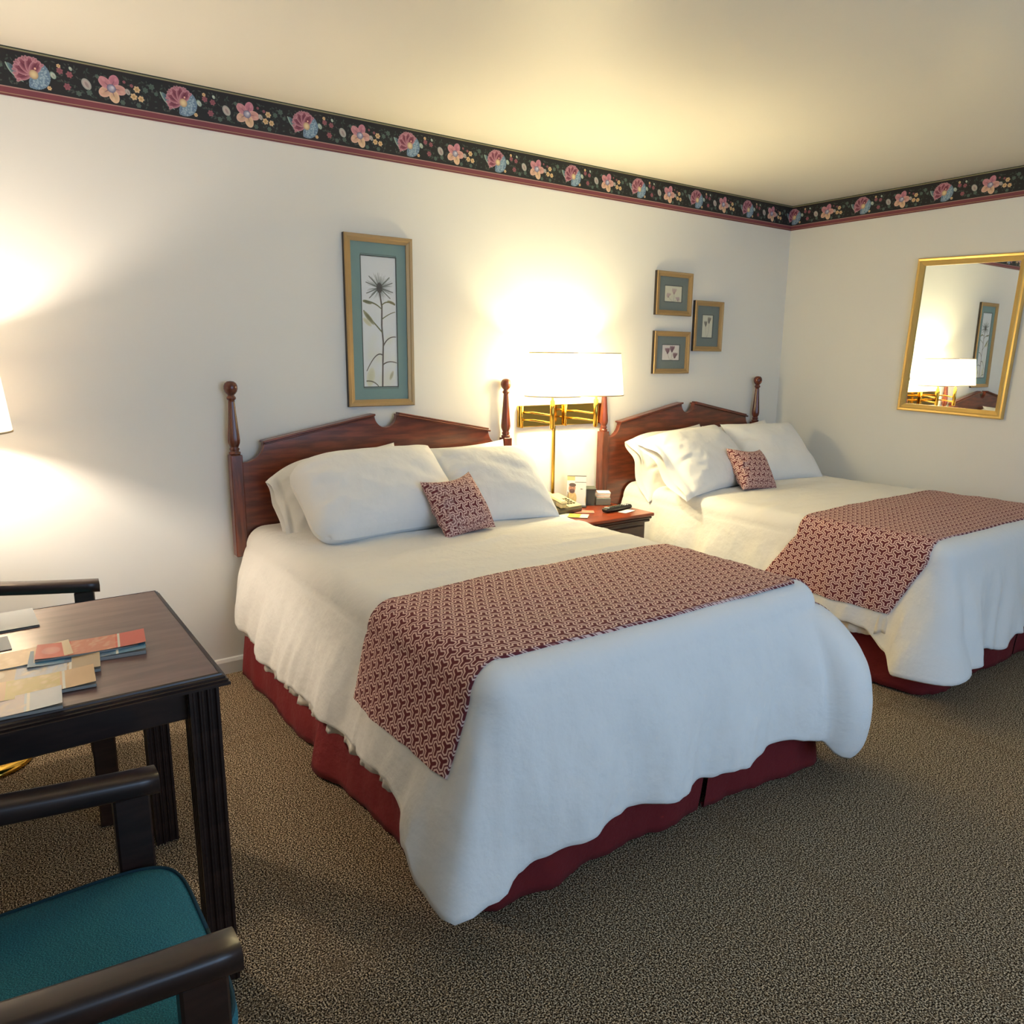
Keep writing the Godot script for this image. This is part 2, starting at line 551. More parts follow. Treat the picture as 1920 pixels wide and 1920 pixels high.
func materials() -> void:
	M.wall = mat(rgb(240, 237, 229), 0.75)
	M.wall.normal_enabled = true
	M.wall.normal_texture = noise_normal(512, 0.05, 2.0, 21)
	M.wall.normal_scale = 0.03
	tri_map(M.wall, Vector3(1.2, 1.2, 1.2))
	M.ceiling = mat(rgb(240, 234, 218), 0.42)
	M.ceiling.normal_enabled = true
	M.ceiling.normal_texture = noise_normal(512, 0.02, 3.0, 22)
	M.ceiling.normal_scale = 0.05
	tri_map(M.ceiling, Vector3(0.8, 0.8, 0.8))
	M.carpet = mat(Color.WHITE, 0.95)
	M.carpet.albedo_texture = noise_tex(1024, 0.33, [[0.34, rgb(24, 17, 11)], [0.45, rgb(92, 75, 56)], [0.54, rgb(134, 113, 87)], [0.66, rgb(228, 206, 172)]], 31, 2, FastNoiseLite.TYPE_PERLIN)
	M.carpet.normal_enabled = true
	M.carpet.normal_texture = noise_normal(1024, 0.30, 8.0, 32, 2)
	M.carpet.normal_scale = 0.3
	M.carpet.specular_mode = BaseMaterial3D.SPECULAR_DISABLED
	tri_map(M.carpet, Vector3(0.83, 0.83, 0.83))
	M.white_paint = mat(rgb(222, 222, 218), 0.4)
	M.mahogany = wood(rgb(92, 40, 23), rgb(124, 58, 34), 0.3, Vector3(1.2, 9, 9))
	M.mahogany_upright = wood(rgb(86, 38, 22), rgb(116, 54, 33), 0.27, Vector3(9, 1.2, 9))
	M.espresso = wood(rgb(32, 18, 15), rgb(46, 28, 23), 0.36, Vector3(1.5, 9, 9))
	M.espresso.clearcoat = 0.12
	M.espresso_top = wood(rgb(106, 76, 67), rgb(124, 92, 81), 0.3, Vector3(1.0, 7, 7))
	M.stand_wood = wood(rgb(120, 46, 20), rgb(150, 62, 28), 0.3, Vector3(1.2, 9, 9))
	M.stand_dark = wood(rgb(62, 36, 26), rgb(82, 50, 34), 0.4, Vector3(1.2, 9, 9))
	M.cotton = cloth(rgb(240, 237, 231), 0.3)
	M.sheet = cloth(rgb(232, 226, 214), 0.3)
	M.pillow = cloth(rgb(242, 240, 236), 0.25)
	M.skirt = cloth(rgb(112, 22, 26), 0.4)
	M.teal = mat(Color.WHITE, 0.9)
	M.teal.albedo_texture = noise_tex(512, 0.22, [[0.3, rgb(8, 76, 92)], [0.7, rgb(44, 134, 146)]], 41, 2)
	M.teal.normal_enabled = true
	M.teal.normal_texture = noise_normal(512, 0.2, 6.0, 42, 2)
	M.teal.normal_scale = 0.5
	tri_map(M.teal, Vector3(2.2, 2.2, 6.0), false)
	M.teal_piping = mat(rgb(8, 52, 64), 0.9)
	M.brass = mat(rgb(214, 170, 74), 0.16, 1.0)
	M.brass_plate = mat(rgb(196, 158, 78), 0.09, 1.0)
	M.gold_frame = mat(rgb(172, 142, 96), 0.42, 0.35)
	M.bright_gold = mat(rgb(228, 190, 112), 0.28, 0.55)
	M.frame_side = mat(rgb(46, 38, 32), 0.5)
	M.mirror = mat(rgb(236, 240, 238), 0.01, 1.0)
	M.mat_teal = mat(rgb(106, 142, 142), 0.85)
	M.mat_grey = mat(rgb(98, 112, 108), 0.85)
	M.mat_edge = mat(rgb(40, 56, 52), 0.8)
	M.glass = mat(Color(1, 1, 1, 0.04), 0.02)
	M.glass.transparency = BaseMaterial3D.TRANSPARENCY_ALPHA
	M.glass.metallic_specular = 0.08
	M.shade = mat(Color(0.98, 0.94, 0.86, 0.99), 0.9)
	M.shade.transparency = BaseMaterial3D.TRANSPARENCY_ALPHA
	M.shade.backlight_enabled = true
	M.shade.backlight = Color(0.5, 0.46, 0.40)
	M.shade.cull_mode = BaseMaterial3D.CULL_DISABLED
	M.sconce_shade = M.shade.duplicate()
	M.sconce_shade.albedo_color.a = 0.72
	M.sconce_shade.backlight = Color(1.0, 0.94, 0.84)
	M.shade_trim = mat(rgb(206, 180, 140), 0.8)
	M.bulb = mat(rgb(255, 240, 214), 0.5)
	M.bulb.emission_enabled = true
	M.bulb.emission = Color(1.0, 0.86, 0.62)
	M.bulb.emission_energy_multiplier = 3.0
	M.black_plastic = mat(rgb(28, 28, 28), 0.4)
	M.grey_plastic = mat(rgb(84, 88, 78), 0.55)
	M.phone_body = mat(rgb(92, 84, 64), 0.45)
	M.phone_light = mat(rgb(196, 186, 150), 0.5)
	M.page_edge = mat(rgb(150, 146, 138), 0.9)
	M.paper = mat(rgb(224, 224, 222), 0.85)
	M.runner = tex_mat(fret_image(), 0.85)

func wood(a: Color, b: Color, rough: float, scale: Vector3) -> StandardMaterial3D:
	var m := mat(Color.WHITE, rough)
	m.albedo_texture = noise_tex(256, 0.012, [[0.25, a], [0.5, a.lerp(b, 0.5)], [0.75, b]], 51 + M.size(), 4)
	m.clearcoat_enabled = true
	m.clearcoat = 0.3
	m.clearcoat_roughness = 0.2
	tri_map(m, scale, false)
	return m

func cloth(c: Color, bump: float) -> StandardMaterial3D:
	var m := mat(c, 0.9)
	m.normal_enabled = true
	if not M.has("cloth_normal"): M.cloth_normal = noise_normal(512, 0.02, 5.0, 61, 4)
	m.normal_texture = M.cloth_normal
	m.normal_scale = bump
	tri_map(m, Vector3(2.2, 2.2, 2.2))
	return m

# ---------------------------------------------------------------- room
const XL := -6.7
const ZF := 5.0
const H := 2.44

func slab(called: String, at: Vector3, size: Vector3, m: Material, label: String, category: String) -> MeshInstance3D:
	var st := begin()
	bx(st, at, size, 0.001)
	return top(called, fin(st), m, label, category, "", "structure")

func room() -> void:
	slab("floor", Vector3(XL / 2, -0.06, ZF / 2), Vector3(-XL + 0.3, 0.12, ZF + 0.3), M.carpet, "speckled brown cut pile carpet covering the bedroom floor", "floor")
	slab("ceiling", Vector3(XL / 2, H + 0.06, ZF / 2), Vector3(-XL + 0.3, 0.12, ZF + 0.3), M.ceiling, "smooth cream ceiling above both beds", "ceiling")
	slab("wall_back", Vector3(XL / 2, H / 2, -0.06), Vector3(-XL + 0.3, H, 0.12), M.wall, "plain off white wall behind the two headboards", "wall")
	slab("wall_right", Vector3(0.06, H / 2, ZF / 2), Vector3(0.12, H, ZF + 0.3), M.wall, "plain off white wall with the gold mirror", "wall")
	slab("wall_left", Vector3(XL - 0.06, H / 2, ZF / 2), Vector3(0.12, H, ZF + 0.3), M.wall, "off white wall left of the table, out of view", "wall")
	# the front wall with its window opening
	var st := begin()
	var x0 := -4.15
	var x1 := -1.65
	var y0 := 0.6
	var y1 := 2.2
	bx(st, Vector3((XL + x0) / 2, H / 2, ZF + 0.06), Vector3(x0 - XL, H, 0.12), 0.001)
	bx(st, Vector3(x1 / 2, H / 2, ZF + 0.06), Vector3(-x1, H, 0.12), 0.001)
	bx(st, Vector3((x0 + x1) / 2, y0 / 2, ZF + 0.06), Vector3(x1 - x0, y0, 0.12), 0.001)
	bx(st, Vector3((x0 + x1) / 2, (y1 + H) / 2, ZF + 0.06), Vector3(x1 - x0, H - y1, 0.12), 0.001)
	top("wall_front", fin(st), M.wall, "off white wall with the window, behind the camera", "wall", "", "structure")
	var w := thing("window_1", "wide white framed window behind the camera", "window", Vector3((x0 + x1) / 2, (y0 + y1) / 2, ZF + 0.05))
	w.set_meta("kind", "structure")
	st = begin()
	ring(st, x1 - x0, y1 - y0, [Vector2(0, 0.04), Vector2(0.06, 0.04), Vector2(0.06, -0.02), Vector2(0.0, -0.02)])
	bx(st, Vector3(0, 0, 0.01), Vector3(0.05, y1 - y0 - 0.1, 0.05))
	part("window_frame", fin(st), M.white_paint, w)
	box("pane", Vector3(0, 0, 0.01), Vector3(x1 - x0 - 0.1, y1 - y0 - 0.1, 0.006), M.glass, w, 0.001)
	# baseboards
	var base_prof := PackedVector2Array([Vector2(0, 0), Vector2(0.014, 0), Vector2(0.014, 0.055), Vector2(0.008, 0.068), Vector2(0, 0.072)])
	st = begin()
	prism(st, base_prof, 0, -XL, 0.0005, Transform3D(Basis(Vector3(0, 0, 1), Vector3(0, 1, 0), Vector3(-1, 0, 0)), Vector3.ZERO))
	top("baseboard_back", fin(st), M.white_paint, "low white baseboard along the wall behind the beds", "baseboard", "", "structure")
	st = begin()
	prism(st, base_prof, 0, ZF, 0.0005, Transform3D(Basis(Vector3(-1, 0, 0), Vector3(0, 1, 0), Vector3(0, 0, 1)), Vector3.ZERO))
	top("baseboard_right", fin(st), M.white_paint, "low white baseboard along the wall with the mirror", "baseboard", "", "structure")
	# floral paper border
	M.border = tex_mat(border_image(), 0.6)
	var hb := 0.1588
	var per := 0.493
	var back := begin()
	border_strip(back, Vector3(XL, H, 0.003), Vector3(1, 0, 0), -XL, hb, 0.75 + (XL + 0.227) / per, per)
	top("trim_1", fin(back), M.border, "dark floral paper border along the top of the wall behind the beds", "wallpaper border", "floral wall borders", "structure")
	var right := begin()
	border_strip(right, Vector3(-0.003, H, 0.0), Vector3(0, 0, 1), ZF, hb, 0.25 - 0.019 / per, per)
	top("trim_2", fin(right), M.border, "dark floral paper border along the top of the mirror wall", "wallpaper border", "floral wall borders", "structure")

func border_strip(st: SurfaceTool, start: Vector3, dir: Vector3, L: float, h: float, u0: float, per: float) -> void:
	var n := 12
	var out := Vector3(0, 0, 1) if dir.x > 0.5 else Vector3(-1, 0, 0)
	for i in n:
		var a := start + dir * (L * i / n)
		var b := start + dir * (L * (i + 1) / n)
		var ua := u0 + L * i / n / per
		var ub := u0 + L * (i + 1) / n / per
		var dn := Vector3(0, -h, 0)
		var bk := -out * 0.003
		var faces := [[a, b, b + dn, a + dn, 0.0, 1.0], [a + dn, b + dn, b + dn + bk, a + dn + bk, 0.99, 1.0], [a + bk, b + bk, b, a, 0.0, 0.01]]
		for f in faces:
			var uvs := [Vector2(ua, f[4]), Vector2(ub, f[4]), Vector2(ub, f[5]), Vector2(ua, f[5])]
			var order := [0, 1, 2, 0, 2, 3]
			var nn: Vector3 = (f[1] - f[0]).cross(f[2] - f[0])
			if nn.dot(out + Vector3(0, -0.01, 0)) > 0.0: order = [0, 2, 1, 0, 3, 2]
			for k in order:
				st.set_uv(uvs[k])
				st.add_vertex(f[k])

# ---------------------------------------------------------------- headboards
func headboards() -> void:
	for k in 2:
		var cx: float = [-3.1175, -1.004][k]
		var lab: String = ["mahogany wall headboard with turned posts above the nearer bed under the tall thistle picture", "mahogany wall headboard with turned posts in the corner under the three small pictures"][k]
		var h := thing("headboard", lab, "headboard", Vector3(cx, 0.545, 0.0), 0.0, "mahogany headboards")
		var y := -0.545
		# shaped panel
		var P := PackedVector2Array()
		for s in [-1, 1]:
			var side := []
			side.append(Vector2(0.690, 0.0))
			side.append(Vector2(0.690, 0.955 + y))
			for i in 9: # concave scoop beside the post
				var a := PI * 0.5 * i / 8
				side.append(Vector2(0.672 - 0.085 * sin(a), 1.036 + y - 0.081 * cos(a)))
			side.append(Vector2(0.580, 1.036 + y))
			side.append(Vector2(0.0655, 1.132 + y))
			for i in 9: # half of the round notch
				var a := PI * 0.5 * i / 8
				side.append(Vector2(0.058 * cos(a), 1.136 + y - 0.06 * sin(a)))
			if s == -1:
				for q in side: P.append(Vector2(-q.x, q.y))
			else:
				side.reverse()
				for i in range(1, side.size()): P.append(side[i])
		var st := begin()
		prism(st, P, 0.028, 0.056, 0.003)
		part("panel", fin(st), M.mahogany, h)
		# sloping cap mouldings
		for s in [-1, 1]:
			var a := Vector2(s * 0.592, 1.036 + y)
			var b := Vector2(s * 0.060, 1.1365 + y)
			var ang := (b - a).angle()
			var L := a.distance_to(b)
			st = begin()
			var xf := Transform3D(Basis(Vector3(0, 0, 1), ang), Vector3(a.x, a.y, 0.0))
			bx(st, Vector3(L / 2, 0.003, 0.045), Vector3(L, 0.010, 0.058), 0.003, xf)
			bx(st, Vector3(L / 2, -0.006, 0.043), Vector3(L - 0.012, 0.009, 0.040), 0.003, xf)
			part("cap_moulding", fin(st), M.mahogany, h)
		# posts
		for s in [-1, 1]:
			st = begin()
			bx(st, Vector3(0, 0.2225, 0.042), Vector3(0.050, 0.445, 0.052), 0.003)
			var post := part("post", fin(st), M.mahogany_upright, h, Vector3(s * 0.7065, 0, 0))
			st = begin(true)
			lathe(st, [Vector2(0.021, 0.444), Vector2(0.024, 0.449), Vector2(0.024, 0.456), Vector2(0.017, 0.460), Vector2(0.020, 0.466), Vector2(0.021, 0.471), Vector2(0.016, 0.476), Vector2(0.019, 0.482), Vector2(0.0245, 0.495), Vector2(0.0255, 0.507), Vector2(0.0245, 0.525), Vector2(0.0215, 0.560), Vector2(0.0175, 0.610), Vector2(0.0135, 0.668), Vector2(0.0130, 0.676), Vector2(0.0185, 0.681), Vector2(0.0190, 0.688), Vector2(0.0140, 0.693), Vector2(0.0130, 0.698), Vector2(0.0190, 0.703), Vector2(0.0250, 0.712), Vector2(0.0280, 0.724), Vector2(0.0275, 0.736), Vector2(0.0230, 0.747), Vector2(0.0140, 0.754), Vector2(0.0, 0.756)], 40, Vector3(0, 0, 0.042), 10, 0.10, 0.49, 0.674)
			part("finial", fin(st), M.mahogany_upright, post)

# ---------------------------------------------------------------- beds
const BA := 0.69      # half width of the mattress
const BZH := 0.07     # head end
const BZF := 1.965    # foot end
const BRC := 0.08     # corner radius in plan
const BTOP := 0.672
const BRR := 0.085    # rounding of the top edge

func perim_len() -> float:
	return 2.0 * (BZF - BRC - BZH) + PI * BRC + 2.0 * (BA - BRC)

# point and outward normal on the outline; s runs from the left of the head, round the foot, to the right of the head
func perim(s: float) -> Array:
	var L1 := BZF - BRC - BZH
	var A := PI * 0.5 * BRC
	var F := 2.0 * (BA - BRC)
	if s <= L1: return [Vector2(-BA, BZH + s), Vector2(-1, 0)]
	s -= L1
	if s < A:
		var t := s / BRC
		var n := Vector2(-cos(t), sin(t))
		return [Vector2(-BA + BRC, BZF - BRC) + n * BRC, n]
	s -= A
	if s <= F: return [Vector2(-BA + BRC + s, BZF), Vector2(0, 1)]
	s -= F
	if s < A:
		var t := s / BRC
		var n := Vector2(sin(t), cos(t))
		return [Vector2(BA - BRC, BZF - BRC) + n * BRC, n]
	s -= A
	return [Vector2(BA, BZF - BRC - s), Vector2(1, 0)]

func ctrl_at(c: Array, s: float) -> Array:
	for i in c.size() - 1:
		if s <= c[i + 1][0]:
			var t := clampf((s - c[i][0]) / (c[i + 1][0] - c[i][0]), 0, 1)
			t = t * t * (3 - 2 * t)
			var r := []
			for k in range(1, 5): r.append(lerpf(c[i][k], c[i + 1][k], t))
			return r
	return c[c.size() - 1].slice(1)

func top_y(x: float, z: float, sd: float) -> float:
	var e := minf(BA - absf(x), BZF - z)
	var y := BTOP + 0.012 * clampf(e / 0.4, 0, 1)
	y += 0.006 * fold_noise.get_noise_3d(x * 2.2, z * 5.0, sd) + 0.0035 * fine_noise.get_noise_3d(x * 5.0, z * 16.0, sd + 4.0)
	# a few long soft creases lying across the bed
	for q in [[0.62, 0.05, 0.010], [0.86, -0.08, 0.008], [1.08, 0.03, 0.010], [1.22, 0.10, 0.006]]:
		var d: float = z - q[0] - q[1] * x - 0.05 * fold_noise.get_noise_2d(x * 3.0 + q[0] * 40.0, sd)
		y += q[2] * exp(-d * d / 0.0009) * (0.5 + 0.5 * fold_noise.get_noise_2d(x * 1.7 + q[0] * 20.0, sd + 2.0)) * clampf(e / 0.15, 0, 1)
	return y

# profile point; q in 0..1 over the shoulder, 1..2 down to the hem
func drape(c: Array, s: float, q: float, sd: float, lift := 0.0) -> Vector3:
	var pn := perim(s)
	var E: Vector2 = pn[0]
	var n: Vector2 = pn[1]
	var k := ctrl_at(c, s)
	var off := 0.0
	var y := 0.0
	var inn := E - n * BRR
	var ty := top_y(inn.x, inn.y, sd)
	if q <= 1.0:
		var a := q * PI * 0.5
		off = -BRR + (BRR + lift) * sin(a)
		y = ty - BRR + (BRR + lift) * cos(a)
		var f := q * q
		off += f * 0.004 * fold_noise.get_noise_2d(s * 6.0, sd)
	else:
		var t := q - 1.0
		y = lerpf(ty - BRR, k[0], t)
		var fo: float = k[3]
		var ph := s * 19.0 + 2.5 * fold_noise.get_noise_2d(s * 1.5, sd + 8.0)
		off = lift + k[1] * pow(t, 1.15) + k[2] * pow(sin(PI * minf(1.0, t * 0.92)), 0.6) + 0.004 * fold_noise.get_noise_2d(s * 6.0, sd)
		off += fo * smoothstep(0.0, 0.9, t) * (sin(ph) * 0.6 + 0.7 * fold_noise.get_noise_2d(s * 7.0 + t * 0.8, sd + 1.0))
		off += 0.010 * smoothstep(0.0, 0.3, t) * fine_noise.get_noise_3d(s * 5.0, y * 3.0, sd)
		off += 0.0
		y += 0.008 * t * fold_noise.get_noise_2d(s * 8.0, sd + 3.0)
	var p := E + n * off
	return Vector3(p.x, y, p.y)

func duvet_mesh(c: Array, sd: float) -> SurfaceTool:
	var st := begin(true)
	var L := perim_len()
	var ns := 430
	var P := []
	for i in ns + 1:
		var s := L * i / ns
		var row := []
		var pn := perim(s)
		var inn: Vector2 = pn[0] - pn[1] * BRR
		var C := Vector2(0, clampf(inn.y, BZH, BZF - 0.12))
		for j in 36:
			var p := C.lerp(inn, j / 36.0)
			row.append(Vector3(p.x, top_y(p.x, p.y, sd), p.y))
		for j in 9: row.append(drape(c, s, j / 8.0, sd))
		for j in range(1, 33): row.append(drape(c, s, 1.0 + j / 32.0, sd))
		# the hem turns under
		var e: Vector3 = row[row.size() - 1]
		var n3 := Vector3(pn[1].x, 0, pn[1].y)
		row.append(e - n3 * 0.007 + Vector3(0, -0.006, 0))
		row.append(e - n3 * 0.016 + Vector3(0, 0.002, 0))
		row.append(drape(c, s, 1.85, sd) - n3 * 0.018)
		P.append(row)
	grid(st, P)
	return fin(st)

func runner_mesh(c: Array, sd: float, za: Array, zb: Array, hem: float) -> SurfaceTool:
	# za, zb: z of the head and foot edges at [left hem, left edge, right edge, right hem]
	var st := begin(true)
	var nz := 44
	var rows := []
	var uvs := []
	var per := 0.039
	var qs := []
	for j in range(20, 0, -1): qs.append([-1, 1.0 + j / 20.0])
	for j in range(8, -1, -1): qs.append([-1, j / 8.0])
	for j in range(1, 48): qs.append([0, j / 48.0])
	for j in 9: qs.append([1, j / 8.0])
	for j in range(1, 21): qs.append([1, 1.0 + j / 20.0])
	for i in range(-1, nz + 2):
		var row := []
		var uv := []
		var w := 0.0
		var lift := 0.005 if (i >= 0 and i <= nz) else -0.003
		var f := clampf(float(i) / nz, 0, 1)
		for q in qs:
			var p: Vector3
			var z := 0.0
			if q[0] == 0:
				var x: float = lerpf(-BA + BRR, BA - BRR, q[1])
				z = lerpf(lerpf(za[1], za[2], q[1]), lerpf(zb[1], zb[2], q[1]), f)
				p = Vector3(x, top_y(x, z, sd) + lift, z)
			else:
				var e := 0 if q[0] < 0 else 3
				var m := 1 if q[0] < 0 else 2
				var down := clampf(q[1] - 1.0, 0, 1)
				var z0: float = lerpf(za[m], za[e], down)
				var z1: float = lerpf(zb[m], zb[e], down)
				z = lerpf(z0, z1, f)
				var s := z - BZH
				if q[0] > 0: s = perim_len() - s
				# the runner stops short of the duvet hem
				var k := ctrl_at(c, s)
				var t: float = down * clampf((BTOP - BRR - hem) / (BTOP - BRR - k[0]), 0.1, 0.98)
				p = drape(c, s, q[1] if q[1] <= 1.0 else 1.0 + t, sd, lift)
			if row.size() > 0: w += p.distance_to(row[row.size() - 1])
			row.append(p)
			uv.append(Vector2(w / per, z / (per * sqrt(3.0))))
		# tuck the two short ends against the cloth
		rows.append(row)
		uvs.append(uv)
	grid(st, rows, uvs)
	return fin(st)

func strip_mesh(c: Array, y_top: float, off_top: float, ruffle: float, sd: float, s0: float, s1: float, wave: float, ns := 320, nv := 14, inset0 := 0.0) -> SurfaceTool:
	# cloth hanging from y_top to the hem given by the control list
	var st := begin(true)
	var P := []
	for i in ns + 1:
		var s := lerpf(s0, s1, float(i) / ns)
		var pn := perim(s)
		var k := ctrl_at(c, s)
		var row := []
		for j in nv + 3:
			var t := minf(1.0, float(j) / nv)
			var y := lerpf(y_top, k[0], t) + 0.006 * t * fold_noise.get_noise_2d(s * 16.0, sd)
			var off: float = lerpf(off_top, k[1], t)
			off += ruffle * t * (0.5 * sin(s * wave + 3.0 * fold_noise.get_noise_2d(s * 2.0, sd)) + 0.9 * fold_noise.get_noise_2d(s * wave * 0.35, sd + t * 0.7))
			off += k[2] * t * t
			if j > nv:
				off -= 0.006 * (j - nv)
				y += -0.001 if j == nv + 1 else 0.012
			var p: Vector2 = pn[0] + pn[1] * off
			row.append(Vector3(p.x, y, p.y))
		P.append(row)
	grid(st, P)
	return fin(st)

func pillow_mesh(w: float, h: float, t: float, sd: float, flap := 0.0, sag := 0.0, slump := 0.0) -> SurfaceTool:
	# slump: how far the upper left corner has sunk
	var st := begin(true)
	var nu := 64
	var nv := 48
	for face in [1, -1]:
		var P := []
		for i in nu + 1:
			var row := []
			var u0 := -1.0 - flap
			var u := lerpf(u0, 1.0, float(i) / nu)
			for j in nv + 1:
				var v := lerpf(-1.0, 1.0, float(j) / nv)
				var uc := clampf(u, -1, 1)
				var x := u * w * 0.5 * (1.0 - 0.07 * (1.0 - v * v) * uc * uc)
				var y := v * h * 0.5 * (1.0 - 0.07 * (1.0 - uc * uc) * v * v)
				var th := pow(maxf(0.0, 1.0 - pow(absf(uc), 2.8)), 0.5) * pow(maxf(0.0, 1.0 - pow(absf(v), 2.6)), 0.5)
				var edge := clampf((1.0 - maxf(absf(v), absf(uc) if flap == 0.0 or u > 0.0 else 0.0)) * 9.0, 0, 1)
				var z: float = face * (0.004 * edge + t * 0.5 * th)
				var wr := 0.007 * fold_noise.get_noise_3d(x * 4.0 + y * 3.0, y * 6.0, sd) + 0.003 * fine_noise.get_noise_3d(x * 9.0, y * 8.0, sd)
				# gathers that run in from the left seam
				var g0 := clampf((-0.35 - u) / 0.65, 0, 1)
				wr += 0.009 * g0 * sin(v * 11.0 + 3.0 * fold_noise.get_noise_2d(u * 2.0, v * 2.0 + sd)) * (1.0 - v * v)
				z += wr * face * (0.25 + th) * edge
				if u < -1.0: # the loose open end of the case
					var g := (-1.0 - u) / maxf(flap, 0.001)
					z = face * (0.006 + 0.022 * g * (1.0 - v * v)) * edge + 0.018 * g * sin(v * 5.0 + sd) - 0.03 * g * g
					y *= 1.0 + 0.06 * g
				if slump > 0.2 and flap == 0.0: # rounded, well filled left end
					var cr := pow(clampf(-u, 0, 1), 5.0) * pow(absf(v), 5.0)
					x += cr * 0.10 * w
					y *= 1.0 - 0.16 * cr
				var low := clampf((-0.25 - u) / 0.85, 0, 1.15)
				if v > 0.0: y *= 1.0 - slump * low * low
				y -= sag * (1.0 - uc * uc) * (v + 1.0) * 0.5
				row.append(Vector3(x, y, z))
			P.append(row)
		var s2 := begin(true)
		grid(s2, P, [], face < 0)
		s2.generate_normals()
		st.append_from(s2.commit(), 0, Transform3D.IDENTITY)
	return st

func lean(at: Vector3, tilt: float, yaw: float, roll := 0.0) -> Transform3D:
	var b := Basis(Vector3(1, 0, 0), Vector3(0, sin(tilt), -cos(tilt)), Vector3(0, cos(tilt), sin(tilt)))
	b = Basis(Vector3.UP, yaw) * b * Basis(Vector3(0, 0, 1), roll)
	return Transform3D(b, at)

